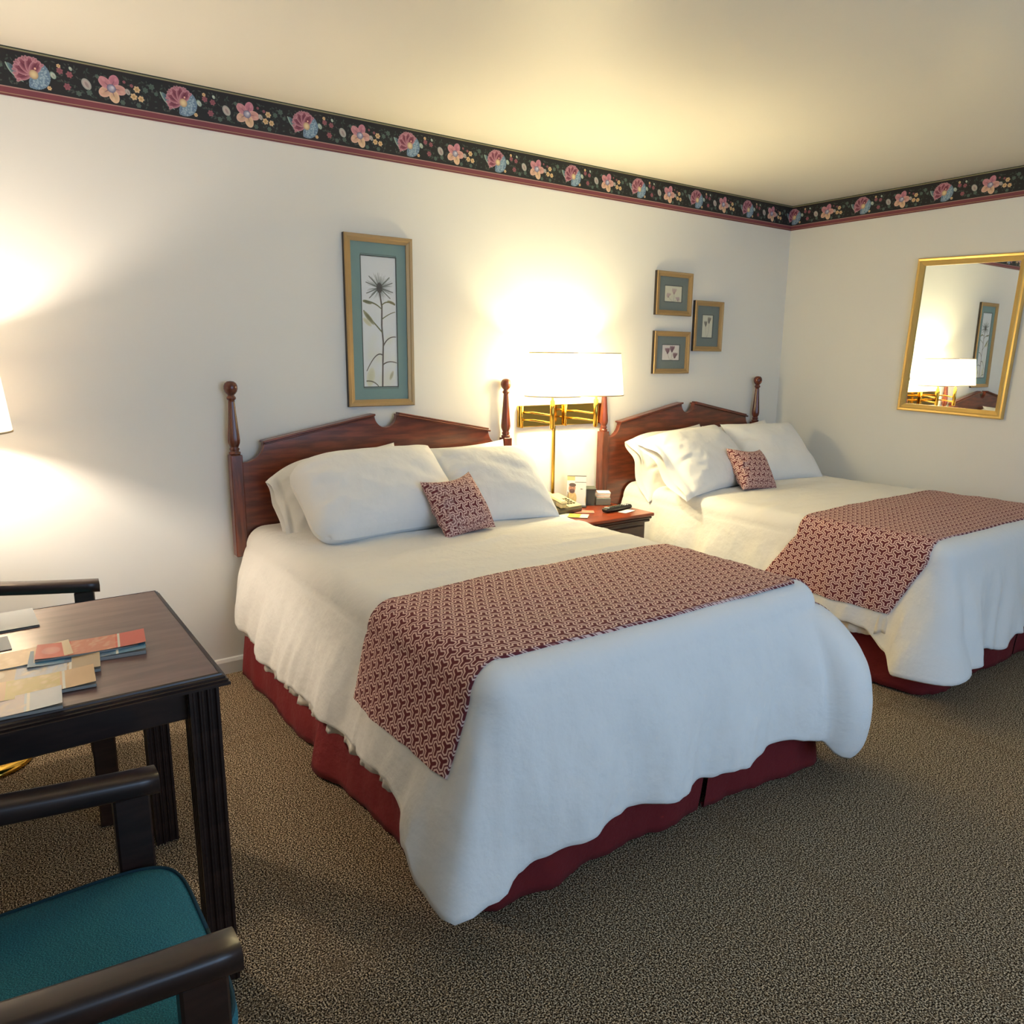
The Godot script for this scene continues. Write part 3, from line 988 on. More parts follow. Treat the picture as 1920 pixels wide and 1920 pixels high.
func beds() -> void:
	var L1 := BZF - BRC - BZH
	# [s, hem height, flare at the hem, bulge, fold depth]
	var duvet_ctrl := [
		[[0.0, 0.30, 0.06, 0.02, 0.010], [0.15, 0.27, 0.07, 0.03, 0.012], [0.5, 0.235, 0.085, 0.02, 0.014], [1.25, 0.265, 0.09, 0.02, 0.012], [1.55, 0.275, 0.10, 0.02, 0.010], [1.66, 0.255, 0.115, 0.01, 0.008], [1.75, 0.205, 0.150, 0.0, 0.006], [1.82, 0.145, 0.158, 0.0, 0.006], [1.860, 0.110, 0.178, 0.0, 0.006], [1.896, 0.118, 0.090, 0.0, 0.006], [1.932, 0.150, 0.040, 0.005, 0.008], [2.00, 0.165, 0.035, 0.015, 0.012], [2.15, 0.170, 0.045, 0.015, 0.020], [2.30, 0.185, 0.045, 0.02, 0.024], [2.5, 0.165, 0.045, 0.02, 0.024], [2.75, 0.175, 0.045, 0.02, 0.028], [3.0, 0.20, 0.06, 0.02, 0.028], [3.12, 0.175, 0.075, 0.06, 0.014], [3.19, 0.10, 0.10, 0.16, 0.010], [3.28, 0.10, 0.10, 0.17, 0.010], [3.45, 0.2, 0.10, 0.06, 0.012], [5.2, 0.25, 0.06, 0.02, 0.014]],
		[[0.0, 0.27, 0.05, 0.02, 0.010], [0.5, 0.25, 0.06, 0.02, 0.012], [1.3, 0.265, 0.06, 0.02, 0.010], [1.60, 0.26, 0.07, 0.02, 0.010], [1.72, 0.20, 0.10, 0.0, 0.016], [1.80, 0.13, 0.15, 0.0, 0.020], [1.88, 0.13, 0.16, 0.0, 0.022], [1.98, 0.16, 0.10, 0.0, 0.026], [2.15, 0.19, 0.07, 0.01, 0.026], [2.33, 0.15, 0.07, 0.01, 0.024], [2.45, 0.20, 0.06, 0.01, 0.022], [2.9, 0.20, 0.06, 0.02, 0.020], [3.20, 0.16, 0.08, 0.03, 0.014], [3.5, 0.2, 0.06, 0.03, 0.012], [5.2, 0.25, 0.05, 0.02, 0.014]],
	]
	for k in 2:
		var cx: float = [-3.1175, -0.865][k]
		var sd: float = [0.0, 37.0][k]
		var near: String = ["nearer bed, under the tall thistle picture", "farther bed beside the mirror wall"][k]
		var b := thing("bed", ["double bed with dark red skirt, nearer the table", "double bed with dark red skirt, beside the mirror wall"][k], "bed", Vector3(cx, 0, 0), 0.0, "double beds")
		box("box_spring", Vector3(0, 0.27, (BZH + BZF) / 2), Vector3(2 * BA - 0.06, 0.20, BZF - BZH - 0.06), M.sheet, b, 0.02)
		box("mattress", Vector3(0, 0.475, (BZH + BZF) / 2), Vector3(2 * BA - 0.05, 0.21, BZF - BZH - 0.05), M.sheet, b, 0.05)
		for x in [-1, 1]:
			for z in [0.25, 1.75]: box("leg", Vector3(x * 0.5, 0.086, z), Vector3(0.05, 0.172, 0.05), M.black_plastic, b)
		# skirt in separate panels with split pleats
		var sk := [[0, 0.012, 0.055, 0, 0], [0.90, 0.012, 0.04, 0, 0], [0.935, 0.012, 0.085, 0, 0], [1.15, 0.012, 0.05, 0, 0], [L1 - 0.05, 0.010, 0.02, 0, 0], [L1 + 0.10, 0.010, -0.015, 0, 0], [2.2, 0.010, -0.03, 0, 0], [2.9, 0.010, -0.015, 0, 0], [3.15, 0.010, 0.02, 0, 0], [L1 + 1.47, 0.010, 0.09, 0, 0], [3.5, 0.012, 0.08, 0, 0], [5.2, 0.012, 0.04, 0, 0]]
		var cuts := [[0.0, 0.92], [0.925, L1 + 0.07], [L1 + 0.068, 2.68], [2.705, L1 + 1.41], [L1 + 1.408, perim_len()]]
		for q in cuts:
			part("bed_skirt", strip_mesh(sk, 0.345, 0.012, 0.014, sd + 3.0, q[0], q[1], 13.0, int(90 * (q[1] - q[0])) + 8, 14), M.skirt, b)
		# sheet edge that shows below the duvet
		var sh := []
		for q in duvet_ctrl[k]:
			if q[0] < 1.62: sh.append([q[0], q[1] - 0.042, q[2] - 0.012, 0.0, 0])
		sh.append([1.70, 0.26, 0.08, 0, 0]); sh.append([1.8, 0.30, 0.07, 0, 0]); sh.append([3.3, 0.30, 0.03, 0, 0]); sh.append([5.2, 0.24, 0.03, 0, 0])
		var so := thing("bed_sheet", "crumpled off white sheet edge below the duvet, " + near, "sheet", Vector3(cx, 0, 0), 0.0, "bed sheets")
		part("side_hem", strip_mesh(sh, 0.50, 0.012, 0.016, sd + 5.0, 0.0, L1 - 0.10, 46.0, 300, 16), M.sheet, so)
		part("side_hem", strip_mesh(sh, 0.50, 0.012, 0.010, sd + 6.0, perim_len() - L1 + 0.10, perim_len(), 46.0, 240, 12), M.sheet, so)
		var dv := top("duvet", duvet_mesh(duvet_ctrl[k], sd), M.cotton, "white cotton duvet draped over the " + near, "duvet", "white duvets")
		dv.position = Vector3(cx, 0, 0)
		var za: Array = [[1.335, 1.315, 1.30, 1.30], [1.12, 1.27, 1.27, 1.27]][k]
		var zb: Array = [[1.885, 1.893, 1.915, 1.91], [1.775, 1.885, 1.90, 1.90]][k]
		var hem: float = [0.395, 0.345][k]
		var ru := top("bed_runner", runner_mesh(duvet_ctrl[k], sd, za, zb, hem), M.runner, "maroon and cream fretwork runner, " + near, "bed runner", "fretwork runners")
		ru.position = Vector3(cx, 0, 0)
	pillows()

func pillows() -> void:
	var P := [
		# x, y, z, tilt, yaw, roll, w, h, t, flap, slump, label
		[-3.385, 0.805, 0.195, 62, 2, 3, 0.62, 0.42, 0.13, 0.10, 0.50, "white pillow upright behind the front left pillow of the nearer bed"],
		[-2.785, 0.800, 0.200, 62, -2, 1, 0.62, 0.42, 0.13, 0.0, 0.0, "white pillow upright behind the front right pillow of the nearer bed"],
		[-3.352, 0.845, 0.440, 41, 3, 1, 0.74, 0.46, 0.25, 0.0, 0.26, "plump white pillow at the front left of the nearer bed, left of the small cushion"],
		[-2.762, 0.828, 0.440, 41, -8, -1, 0.55, 0.46, 0.18, 0.0, 0.0, "white pillow at the front right of the nearer bed, beside the nightstand"],
		[-1.235, 0.805, 0.195, 64, 2, 1, 0.64, 0.43, 0.13, 0.08, 0.3, "white pillow upright behind the open ended pillow of the farther bed"],
		[-0.590, 0.805, 0.195, 64, -3, 2, 0.62, 0.43, 0.13, 0.0, 0.0, "white pillow upright in the corner behind the farther bed's right pillow"],
		[-1.255, 0.842, 0.425, 43, 4, 2, 0.66, 0.47, 0.20, 0.20, 0.16, "white pillow with loose open case end hanging toward the nightstand"],
		[-0.585, 0.835, 0.405, 46, -6, -1, 0.62, 0.47, 0.18, 0.0, 0.0, "white pillow at the front right of the farther bed, near the room corner"],
	]
	for p in P:
		var o := top("pillow", pillow_mesh(p[6], p[7], p[8], p[0] * 10.0, p[9], 0.008, p[10]), M.pillow, p[11], "pillow", "white bed pillows")
		o.transform = lean(Vector3(p[0], p[1], p[2]), deg_to_rad(p[3]), deg_to_rad(p[4]), deg_to_rad(p[5]))
	var C := [
		[-3.085, 0.795, 0.660, 55, 8, 4, "small fretwork cushion propped between the two front pillows of the nearer bed"],
		[-1.085, 0.790, 0.630, 52, -2, -6, "small fretwork cushion propped on the pillows of the farther bed"],
	]
	var cm: StandardMaterial3D = M.runner.duplicate()
	tri_map(cm, Vector3(1.0 / 0.040, 1.0 / 0.0693, 1.0 / 0.040), false)
	for c in C:
		var o := top("cushion", pillow_mesh(0.275, 0.275, 0.11, c[0] * 7.0, 0.0, 0.018), cm, c[6], "cushion", "fretwork cushions")
		o.transform = lean(Vector3(c[0], c[1], c[2]), deg_to_rad(c[3]), deg_to_rad(c[4]), deg_to_rad(c[5]))

# ---------------------------------------------------------------- nightstand and what stands on it
const NSY := 0.585
func nightstand() -> void:
	var n := thing("nightstand", "reddish wooden nightstand with moulded dark edge between the two beds", "nightstand", Vector3(-2.035, 0, 0.27))
	var st := begin()
	bx(st, Vector3(0, NSY - 0.009, 0), Vector3(0.59, 0.018, 0.48), 0.004)
	part("tabletop", fin(st), M.stand_wood, n)
	st = begin()
	bx(st, Vector3(0, NSY - 0.026, 0), Vector3(0.575, 0.016, 0.465), 0.006)
	bx(st, Vector3(0, NSY - 0.042, 0), Vector3(0.56, 0.016, 0.45), 0.005)
	part("edge_moulding", fin(st), M.stand_dark, n)
	box("body", Vector3(0, 0.295, -0.01), Vector3(0.53, 0.48, 0.42), M.stand_dark, n)
	box("base", Vector3(0, 0.0275, -0.01), Vector3(0.55, 0.055, 0.44), M.stand_dark, n)
	for k in 2:
		var d := box("drawer", Vector3(0, 0.42 - k * 0.21, 0.205), Vector3(0.48, 0.19, 0.02), M.stand_dark, n)
		for s in [-0.12, 0.12]:
			st = begin(true)
			lathe(st, [Vector2(0.005, 0), Vector2(0.006, 0.012), Vector2(0.013, 0.016), Vector2(0.012, 0.024), Vector2(0, 0.027)], 16)
			var kn := part("knob", fin(st), M.brass, d, Vector3(s, 0.42 - k * 0.21, 0.215))
			kn.rotation.x = PI / 2
	# telephone
	var y := NSY
	var ph := thing("telephone", "beige and brown desk telephone on the nightstand against the nearer bed's pillow", "telephone", Vector3(-2.150, y, 0.175), deg_to_rad(4))
	var xf := Transform3D(Basis(Vector3(1, 0, 0), deg_to_rad(12)), Vector3(0, 0.040, 0))
	st = begin()
	bx(st, Vector3(0, -0.004, 0), Vector3(0.185, 0.034, 0.215), 0.010, xf)
	bx(st, Vector3(0, -0.020, -0.05), Vector3(0.170, 0.030, 0.10), 0.004, xf)
	part("body", fin(st), M.phone_body, ph)
	st = begin()
	bx(st, Vector3(0.040, 0.0145, 0.0), Vector3(0.095, 0.006, 0.195), 0.002, xf)
	part("faceplate", fin(st), M.phone_light, ph)
	for r in 4:
		for c in 3:
			st = begin()
			bx(st, Vector3(0.018 + c * 0.021, 0.020, 0.06 - r * 0.022), Vector3(0.014, 0.006, 0.012), 0.002, xf)
			part("key", fin(st), M.phone_body, ph)
	st = begin()
	bx(st, Vector3(-0.052, 0.046, 0.0), Vector3(0.046, 0.018, 0.205), 0.008, xf)
	for e in [-1, 1]:
		bx(st, Vector3(-0.052, 0.030, e * 0.078), Vector3(0.048, 0.030, 0.050), 0.009, xf)
	part("handset", fin(st), M.phone_light, ph)
	st = begin(true)
	var coil := []
	for i in 60:
		coil.append(Vector3(-0.085 - 0.01 * sin(i * 0.05), 0.012 + 0.005 * sin(i * 1.4), 0.09 - i * 0.003 + 0.005 * cos(i * 1.4)))
	tube(st, coil, 0.0016, 5)
	part("cord", fin(st), M.phone_body, ph)
	# leaflet stand with a printed card
	var ls := thing("leaflet_stand", "clear leaflet stand holding a printed card of a bearded man, by the telephone", "leaflet stand", Vector3(-1.985, y, 0.135), deg_to_rad(-42))
	var back := Transform3D(Basis(Vector3(1, 0, 0), deg_to_rad(-12)), Vector3.ZERO)
	var img := Image.create_empty(128, 220, false, Image.FORMAT_RGB8)
	img.fill(rgb(226, 224, 222))
	img.fill_rect(Rect2i(0, 0, 128, 6), rgb(60, 54, 48))
	img.fill_rect(Rect2i(0, 6, 52, 30), rgb(214, 190, 120))
	img.fill_rect(Rect2i(52, 46, 76, 4), rgb(70, 70, 72))
	blob(img, Vector2(30, 170), Vector2(38, 60), 0.1, rgb(206, 170, 96), rgb(216, 186, 120), 1.0)
	blob(img, Vector2(34, 92), Vector2(24, 34), 0.1, rgb(196, 130, 96), rgb(176, 104, 72), 1.0)
	blob(img, Vector2(36, 68), Vector2(25, 15), 0.05, rgb(70, 40, 26), rgb(84, 46, 30), 1.0)
	blob(img, Vector2(34, 112), Vector2(20, 18), 0.0, rgb(74, 38, 26), rgb(110, 58, 38), 1.0)
	blob(img, Vector2(34, 104), Vector2(9, 4), 0.0, rgb(150, 84, 74), rgb(120, 60, 48), 1.0)
	for k in 4: blob(img, Vector2(14 + k * 13, 150 + (k % 2) * 12), Vector2(7, 26), 0.2, rgb(226, 200, 140), rgb(206, 170, 96), 0.6)
	for q in [[26, 88], [44, 90]]: blob(img, Vector2(q[0], q[1]), Vector2(4, 3), 0, rgb(50, 30, 24), rgb(80, 50, 40))
	stroke(img, Vector2(6, 120), Vector2(16, 216), 2, 2, rgb(50, 40, 34))
	st = begin()
	bx(st, Vector3(0, 0.088, 0.0), Vector3(0.108, 0.172, 0.003), 0.0008, back)
	part("card", fin(st), M.paper, ls)
	st = begin()
	var q4 := [back * Vector3(-0.054, 0.174, 0.0018), back * Vector3(0.054, 0.174, 0.0018), back * Vector3(0.054, 0.002, 0.0018), back * Vector3(-0.054, 0.002, 0.0018)]
	for i in [0, 1, 2, 0, 2, 3]:
		st.set_uv([Vector2(0, 0), Vector2(1, 0), Vector2(1, 1), Vector2(0, 1)][i])
		st.add_vertex(q4[i])
	part("printed_face", fin(st), tex_mat(img, 0.5), ls)
	st = begin()
	bx(st, Vector3(0, 0.093, 0.004), Vector3(0.116, 0.186, 0.002), 0.0005, back)
	part("clear_front", fin(st), M.glass, ls)
	box("foot", Vector3(0, 0.003, 0.012), Vector3(0.116, 0.006, 0.06), M.black_plastic, ls, 0.001)
	# dark lidded box, tray with pink slips
	var bxx := thing("storage_box", "small dark grey green box with flared lid beside the leaflet stand", "box", Vector3(-1.892, y, 0.125), deg_to_rad(-36))
	st = begin()
	var pr := []
	for s in [[-1, -1], [1, -1], [1, 1], [-1, 1]]:
		pr.append([Vector3(s[0] * 0.034, 0.0, s[1] * 0.036), Vector3(s[0] * 0.041, 0.092, s[1] * 0.043)])
	for i in 4:
		quad(st, pr[i][0], pr[(i + 1) % 4][0], pr[(i + 1) % 4][1], pr[i][1], Vector3(0, 0.05, 0))
	quad(st, pr[0][0], pr[1][0], pr[2][0], pr[3][0], Vector3(0, 0.05, 0))
	part("body", fin(st), M.grey_plastic, bxx)
	box("lid", Vector3(0, 0.096, 0), Vector3(0.092, 0.009, 0.096), M.grey_plastic, bxx, 0.003)
	var tr := thing("paper_tray", "low grey tray holding pale pink slips, against the farther headboard post", "tray", Vector3(-1.812, y, 0.165), deg_to_rad(-36))
	st = begin()
	bx(st, Vector3(0, 0.022, 0), Vector3(0.085, 0.044, 0.10), 0.004)
	part("tray_body", fin(st), mat(rgb(118, 122, 112), 0.5), tr)
	for i in 4:
		box("slip", Vector3(0.002 * i, 0.047 + 0.007 * i, -0.004 * i), Vector3(0.075, 0.005, 0.085), mat(rgb(226, 190, 180), 0.8) if i % 2 == 0 else M.paper, tr, 0.001)
	# remote control, papers
	var rc := thing("remote_control", "black television remote control lying across the front of the nightstand", "remote control", Vector3(-1.872, y + 0.002, 0.352), deg_to_rad(7))
	st = begin()
	bx(st, Vector3(0, 0.012, 0), Vector3(0.215, 0.022, 0.046), 0.007)
	part("body", fin(st), M.black_plastic, rc)
	for i in 9:
		for j in 3:
			st = begin()
			bx(st, Vector3(-0.086 + i * 0.020, 0.0245, -0.012 + j * 0.012), Vector3(0.009, 0.004, 0.007), 0.001)
			part("button", fin(st), M.paper if (i > 6 or i == 0) else M.grey_plastic, rc)
	paper_sheet("white slip of paper under the remote control", "paper", Vector3(-1.85, y + 0.0008, 0.405), 0.25, Vector2(0.10, 0.05), M.paper)
	var np := brochure_image(rgb(232, 226, 200), rgb(236, 206, 60), 77)
	var nm := tex_mat(np, 0.8)
	paper_sheet("white and yellow notepad in front of the telephone", "notepad", Vector3(-2.175, y + 0.001, 0.345), 0.75, Vector2(0.09, 0.15), nm, 0.004)
	paper_sheet("pale pink card on the nightstand beside the telephone", "card", Vector3(-2.055, y + 0.001, 0.285), 0.9, Vector2(0.07, 0.11), mat(rgb(216, 132, 112), 0.7), 0.002)

func paper_sheet(label: String, cat: String, at: Vector3, turn: float, size: Vector2, m: Material, th := 0.0015, called := "", group := "", curl := 0.0) -> MeshInstance3D:
	var st := begin(true)
	var n := 8
	var P := []
	var U := []
	for i in n + 1:
		var row := []
		var uv := []
		for j in n + 1:
			var u := float(i) / n
			var v := float(j) / n
			row.append(Vector3((u - 0.5) * size.x, th + curl * pow(absf(v - 0.4), 2.0) * 4.0, (v - 0.5) * size.y))
			uv.append(Vector2(u, v))
		P.append(row)
		U.append(uv)
	# skirt so that the stack has thickness
	grid(st, P, U, false)
	st.generate_normals()
	var base := begin()
	bx(base, Vector3(0, th * 0.5 - 0.0003, 0), Vector3(size.x * 0.998, th, size.y * 0.998), 0.0003)
	base.generate_normals()
	var o := thing(called if called != "" else cat.replace(" ", "_"), label, cat, at, turn, group)
	part("cover", st, m, o)
	part("pages", base, M.page_edge, o)
	return null

# ---------------------------------------------------------------- lamps
func shade_on(parent: Node3D, at: Vector3, rb: float, rt: float, h: float, energy: float, tint: Color) -> void:
	var st := begin(true)
	lathe(st, [Vector2(rb, 0), Vector2(lerpf(rb, rt, 0.5), h * 0.5), Vector2(rt, h)], 56)
	var sh := part("lamp_shade", fin(st), M.sconce_shade if rb < 0.16 else M.shade, parent, at)
	for q in [[rb, 0.0], [rt, h]]:
		st = begin(true)
		lathe(st, [Vector2(q[0] - 0.0015, q[1] - 0.003), Vector2(q[0] + 0.0015, q[1] - 0.003), Vector2(q[0] + 0.0015, q[1] + 0.003), Vector2(q[0] - 0.0015, q[1] + 0.003), Vector2(q[0] - 0.0015, q[1] - 0.003)], 48)
		part("rim", fin(st), M.shade_trim, sh)
	st = begin(true)
	for k in 3:
		var a := TAU * k / 3
		tube(st, [Vector3(0.018 * cos(a), h * 0.12, 0.018 * sin(a)), Vector3((rb - 0.004) * cos(a), 0.004, (rb - 0.004) * sin(a))], 0.0015, 6)
	part("spider", fin(st), M.brass, sh)
	st = begin(true)
	lathe(st, [Vector2(0.0, 0.0), Vector2(0.013, 0.0), Vector2(0.014, 0.03), Vector2(0.022, 0.045), Vector2(0.030, 0.065), Vector2(0.031, 0.080), Vector2(0.025, 0.098), Vector2(0.012, 0.108), Vector2(0, 0.110)], 20)
	part("light_bulb", fin(st), M.bulb, parent, at + Vector3(0, h * 0.18, 0))
	bulb_light(parent, at + Vector3(0, h * 0.18 + 0.075, 0), energy, tint)

func sconce() -> void:
	var s := thing("wall_sconce", "double brass swing arm wall lamp with two lit white shades above the nightstand", "wall lamp", Vector3(-2.01, 1.035, 0.0))
	var st := begin()
	bx(st, Vector3(0, 0.06, 0.012), Vector3(0.60, 0.118, 0.024), 0.004)
	part("backplate", fin(st), M.brass_plate, s)
	for k in 2:
		var hx: float = [-0.29, 0.015][k]
		var tip := Vector3(hx + 0.075, 0, 0.205)
		st = begin(true)
		lathe(st, [Vector2(0.0, 0.0), Vector2(0.009, 0.0), Vector2(0.009, 0.12), Vector2(0.0, 0.12)], 16)
		part("pivot", fin(st), M.brass, s, Vector3(hx, 0.0, 0.034))
		for yy in [0.035, 0.075]:
			st = begin(true)
			tube(st, [Vector3(hx, yy + 0.008, 0.034), Vector3(hx + 0.03, yy + 0.010, 0.10), Vector3(hx + 0.06, yy + 0.004, 0.16), Vector3(tip.x, yy, tip.z)], 0.0055, 10)
			part("arm", fin(st), M.brass, s)
		st = begin(true)
		lathe(st, [Vector2(0.0, 0.0), Vector2(0.006, 0.002), Vector2(0.013, 0.008), Vector2(0.013, 0.150), Vector2(0.007, 0.158), Vector2(0.006, 0.215), Vector2(0, 0.215)], 20)
		part("stem", fin(st), M.brass, s, tip + Vector3(0, 0.0, 0))
		shade_on(s, tip + Vector3(0, 0.178, 0), 0.148, 0.126, 0.222, SCONCE_ENERGY, WARM)
	st = begin()
	bx(st, Vector3(-0.045, -0.21, 0.008), Vector3(0.018, 0.45, 0.016), 0.004)
	part("cord_cover", fin(st), M.brass, s)
	st = begin(true)
	tube(st, [Vector3(-0.045, -0.43, 0.008), Vector3(-0.045, -0.62, 0.010), Vector3(-0.03, -0.9, 0.012)], 0.003, 8)
	part("cord", fin(st), M.black_plastic, s)

func floor_lamp() -> void:
	var l := thing("floor_lamp", "floor lamp with lit white shade standing behind the table by the back wall", "floor lamp", Vector3(-4.805, 0, 0.335))
	var st := begin(true)
	lathe(st, [Vector2(0.0, 0.0), Vector2(0.132, 0.0), Vector2(0.135, 0.008), Vector2(0.130, 0.020), Vector2(0.10, 0.026), Vector2(0.03, 0.034), Vector2(0.02, 0.05), Vector2(0.0, 0.05)], 48)
	part("base", fin(st), M.brass, l)
	st = begin(true)
	lathe(st, [Vector2(0.0, 0.04), Vector2(0.011, 0.04), Vector2(0.011, 1.20), Vector2(0.018, 1.205), Vector2(0.018, 1.215), Vector2(0.0, 1.215)], 18)
	part("pole", fin(st), M.brass, l)
	shade_on(l, Vector3(0, 1.155, 0), 0.190, 0.168, 0.228, LAMP_ENERGY, LAMP_WARM)

# ---------------------------------------------------------------- pictures and mirror
func framed(called: String, label: String, at: Vector3, w: float, h: float, t: float, mw: float, mh: float, img: Image, mm: Material, group := "") -> void:
	var p := thing(called, label, "picture", at, 0.0, group)
	var st := begin()
	ring(st, w, h, [Vector2(0, 0), Vector2(0, 0.020), Vector2(0.003, 0.024), Vector2(t * 0.45, 0.022), Vector2(t * 0.55, 0.019), Vector2(t, 0.015), Vector2(t, 0.004)])
	part("frame", fin(st), M.gold_frame, p)
	st = begin()
	ring(st, w + 0.0006, h + 0.0006, [Vector2(0, 0), Vector2(0, 0.0185)])
	part("frame_side", fin(st), M.frame_side, p)
	st = begin()
	ring(st, w - 2 * t + 0.004, h - 2 * t + 0.004, [Vector2(0.0, 0.008), Vector2(mini_(mw, mh), 0.008), Vector2(mini_(mw, mh), 0.005)])
	# widen the mat where the borders differ
	if mh > mw:
		for s in [-1, 1]: bx(st, Vector3(0, s * (h * 0.5 - t - mw - (mh - mw) * 0.5), 0.0065), Vector3(w - 2 * t - 2 * mw, mh - mw, 0.003), 0.0003)
	part("mat_board", fin(st), mm, p)
	var iw := w - 2 * t - 2 * mw
	var ih := h - 2 * t - 2 * mh
	st = begin()
	ring(st, iw + 0.008, ih + 0.008, [Vector2(0.0, 0.0078), Vector2(0.0, 0.0084), Vector2(0.004, 0.0084), Vector2(0.005, 0.005)])
	part("mat_bevel", fin(st), M.mat_edge, p)
	st = begin()
	var c := [Vector3(-iw / 2, ih / 2, 0.0055), Vector3(iw / 2, ih / 2, 0.0055), Vector3(iw / 2, -ih / 2, 0.0055), Vector3(-iw / 2, -ih / 2, 0.0055)]
	for i in [0, 1, 2, 0, 2, 3]:
		st.set_uv([Vector2(0, 0), Vector2(1, 0), Vector2(1, 1), Vector2(0, 1)][i])
		st.add_vertex(c[i])
	part("print", fin(st), tex_mat(img, 0.7), p)
	box("glazing", Vector3(0, 0, 0.0115), Vector3(w - 2 * t + 0.002, h - 2 * t + 0.002, 0.002), M.glass, p, 0.0005)
	box("backing", Vector3(0, 0, 0.002), Vector3(w - 0.01, h - 0.01, 0.003), M.frame_side, p, 0.0005)

func mini_(a: float, b: float) -> float:
	return minf(a, b)

func wall_pictures() -> void:
	framed("picture", "tall narrow gold framed thistle print above the nearer headboard", Vector3(-3.114, 1.563, 0.001), 0.344, 0.776, 0.032, 0.052, 0.060, thistle_image(), M.mat_teal)
	var pp := rgb(214, 212, 190)
	framed("picture", "small gold framed print of pale pink tulips, top left of three", Vector3(-1.139, 1.801, 0.001), 0.315, 0.257, 0.030, 0.052, 0.052, tulip_image(220, 200, [[0.55, 0.35, 40, 0.1], [0.22, 0.62, 34, 0.5], [0.78, 0.82, 30, -0.5]], rgb(168, 140, 140), pp), M.mat_grey, "small tulip prints")
	framed("picture", "small gold framed print of three purple tulips, lowest of three", Vector3(-1.137, 1.449, 0.001), 0.318, 0.257, 0.030, 0.052, 0.052, tulip_image(220, 200, [[0.32, 0.40, 42, -0.15], [0.58, 0.28, 44, 0.1], [0.76, 0.70, 40, 0.2]], rgb(98, 52, 66), rgb(220, 214, 208)), M.mat_grey, "small tulip prints")
	framed("picture", "small upright gold framed print of two dark buds, rightmost of three", Vector3(-0.810, 1.6175, 0.001), 0.272, 0.312, 0.030, 0.056, 0.056, tulip_image(180, 260, [[0.34, 0.40, 34, -0.1], [0.66, 0.24, 40, 0.25]], rgb(92, 86, 74), pp), M.mat_grey, "small tulip prints")
	# mirror on the right wall
	var m := thing("mirror", "gold framed rectangular mirror on the right wall reflecting the wall lamp", "mirror", Vector3(-0.001, 1.551, 1.1945))
	m.transform.basis = Basis(Vector3(1, 0, 0), deg_to_rad(2.0)) * Basis(Vector3.UP, -PI / 2)
	var st := begin()
	ring(st, 0.600, 0.898, [Vector2(0, 0), Vector2(0, 0.020), Vector2(0.006, 0.027), Vector2(0.016, 0.025), Vector2(0.022, 0.028), Vector2(0.044, 0.016), Vector2(0.044, 0.004)])
	part("frame", fin(st), M.bright_gold, m)
	box("glass", Vector3(0, 0, 0.006), Vector3(0.516, 0.814, 0.008), M.mirror, m, 0.001)

# ---------------------------------------------------------------- table and papers
func table() -> void:
	var x1 := -4.336
	var x0 := -5.40
	var z0 := 1.070
	var z1 := 1.790
	var cx := (x0 + x1) / 2
	var cz := (z0 + z1) / 2
	var W := x1 - x0
	var D := z1 - z0
	var t := thing("table", "dark espresso wooden table with fluted legs holding brochures", "table", Vector3(cx, 0, cz))
	var st := begin()
	bx(st, Vector3(0, 0.741, 0), Vector3(W - 0.034, 0.018, D - 0.034), 0.002)
	part("tabletop", fin(st), M.espresso_top, t)
	# reeded rim, mitred round the top (built lying, turned up)
	st = begin()
	ring(st, W, D, [Vector2(0.012, 0.0), Vector2(0.0, 0.004), Vector2(0.0, 0.010), Vector2(0.004, 0.012), Vector2(0.003, 0.016), Vector2(0.008, 0.018), Vector2(0.008, 0.022), Vector2(0.013, 0.024), Vector2(0.014, 0.0275), Vector2(0.0185, 0.029), Vector2(0.0185, 0.010)])
	var rim := part("edge_moulding", fin(st), M.espresso, t, Vector3(0, 0.722, 0))
	rim.rotation.x = -PI / 2
	var ax := W / 2 - 0.055
	var az := D / 2 - 0.055
	for s in [-1, 1]:
		box("apron", Vector3(0, 0.688, s * az), Vector3(2 * ax, 0.074, 0.022), M.espresso, t)
		box("apron", Vector3(s * ax, 0.688, 0), Vector3(0.022, 0.074, 2 * az), M.espresso, t)
	# fluted square legs
	var sec := PackedVector2Array()
	var hw := 0.030
	for k in 4:
		var rot := k * PI / 2
		for q in [Vector2(-hw, -hw)]: sec.append(q.rotated(rot))
		for f in [-0.5, 0.0, 0.5]:
			var c: float = f * hw * 1.15
			for e in [[-0.007, 0.0], [-0.004, 0.004], [0.0, 0.005], [0.004, 0.004], [0.007, 0.0]]:
				sec.append(Vector2(c + e[0], -hw + e[1]).rotated(rot))
	for sx in [-1, 1]:
		for sz in [-1, 1]:
			st = begin()
			prism(st, sec, 0.0, 0.724, 0.001, Transform3D(Basis(Vector3(1, 0, 0), -PI / 2), Vector3(sx * (W / 2 - 0.050), 0, sz * (D / 2 - 0.050))))
			part("leg", fin(st), M.espresso, t)
	papers()

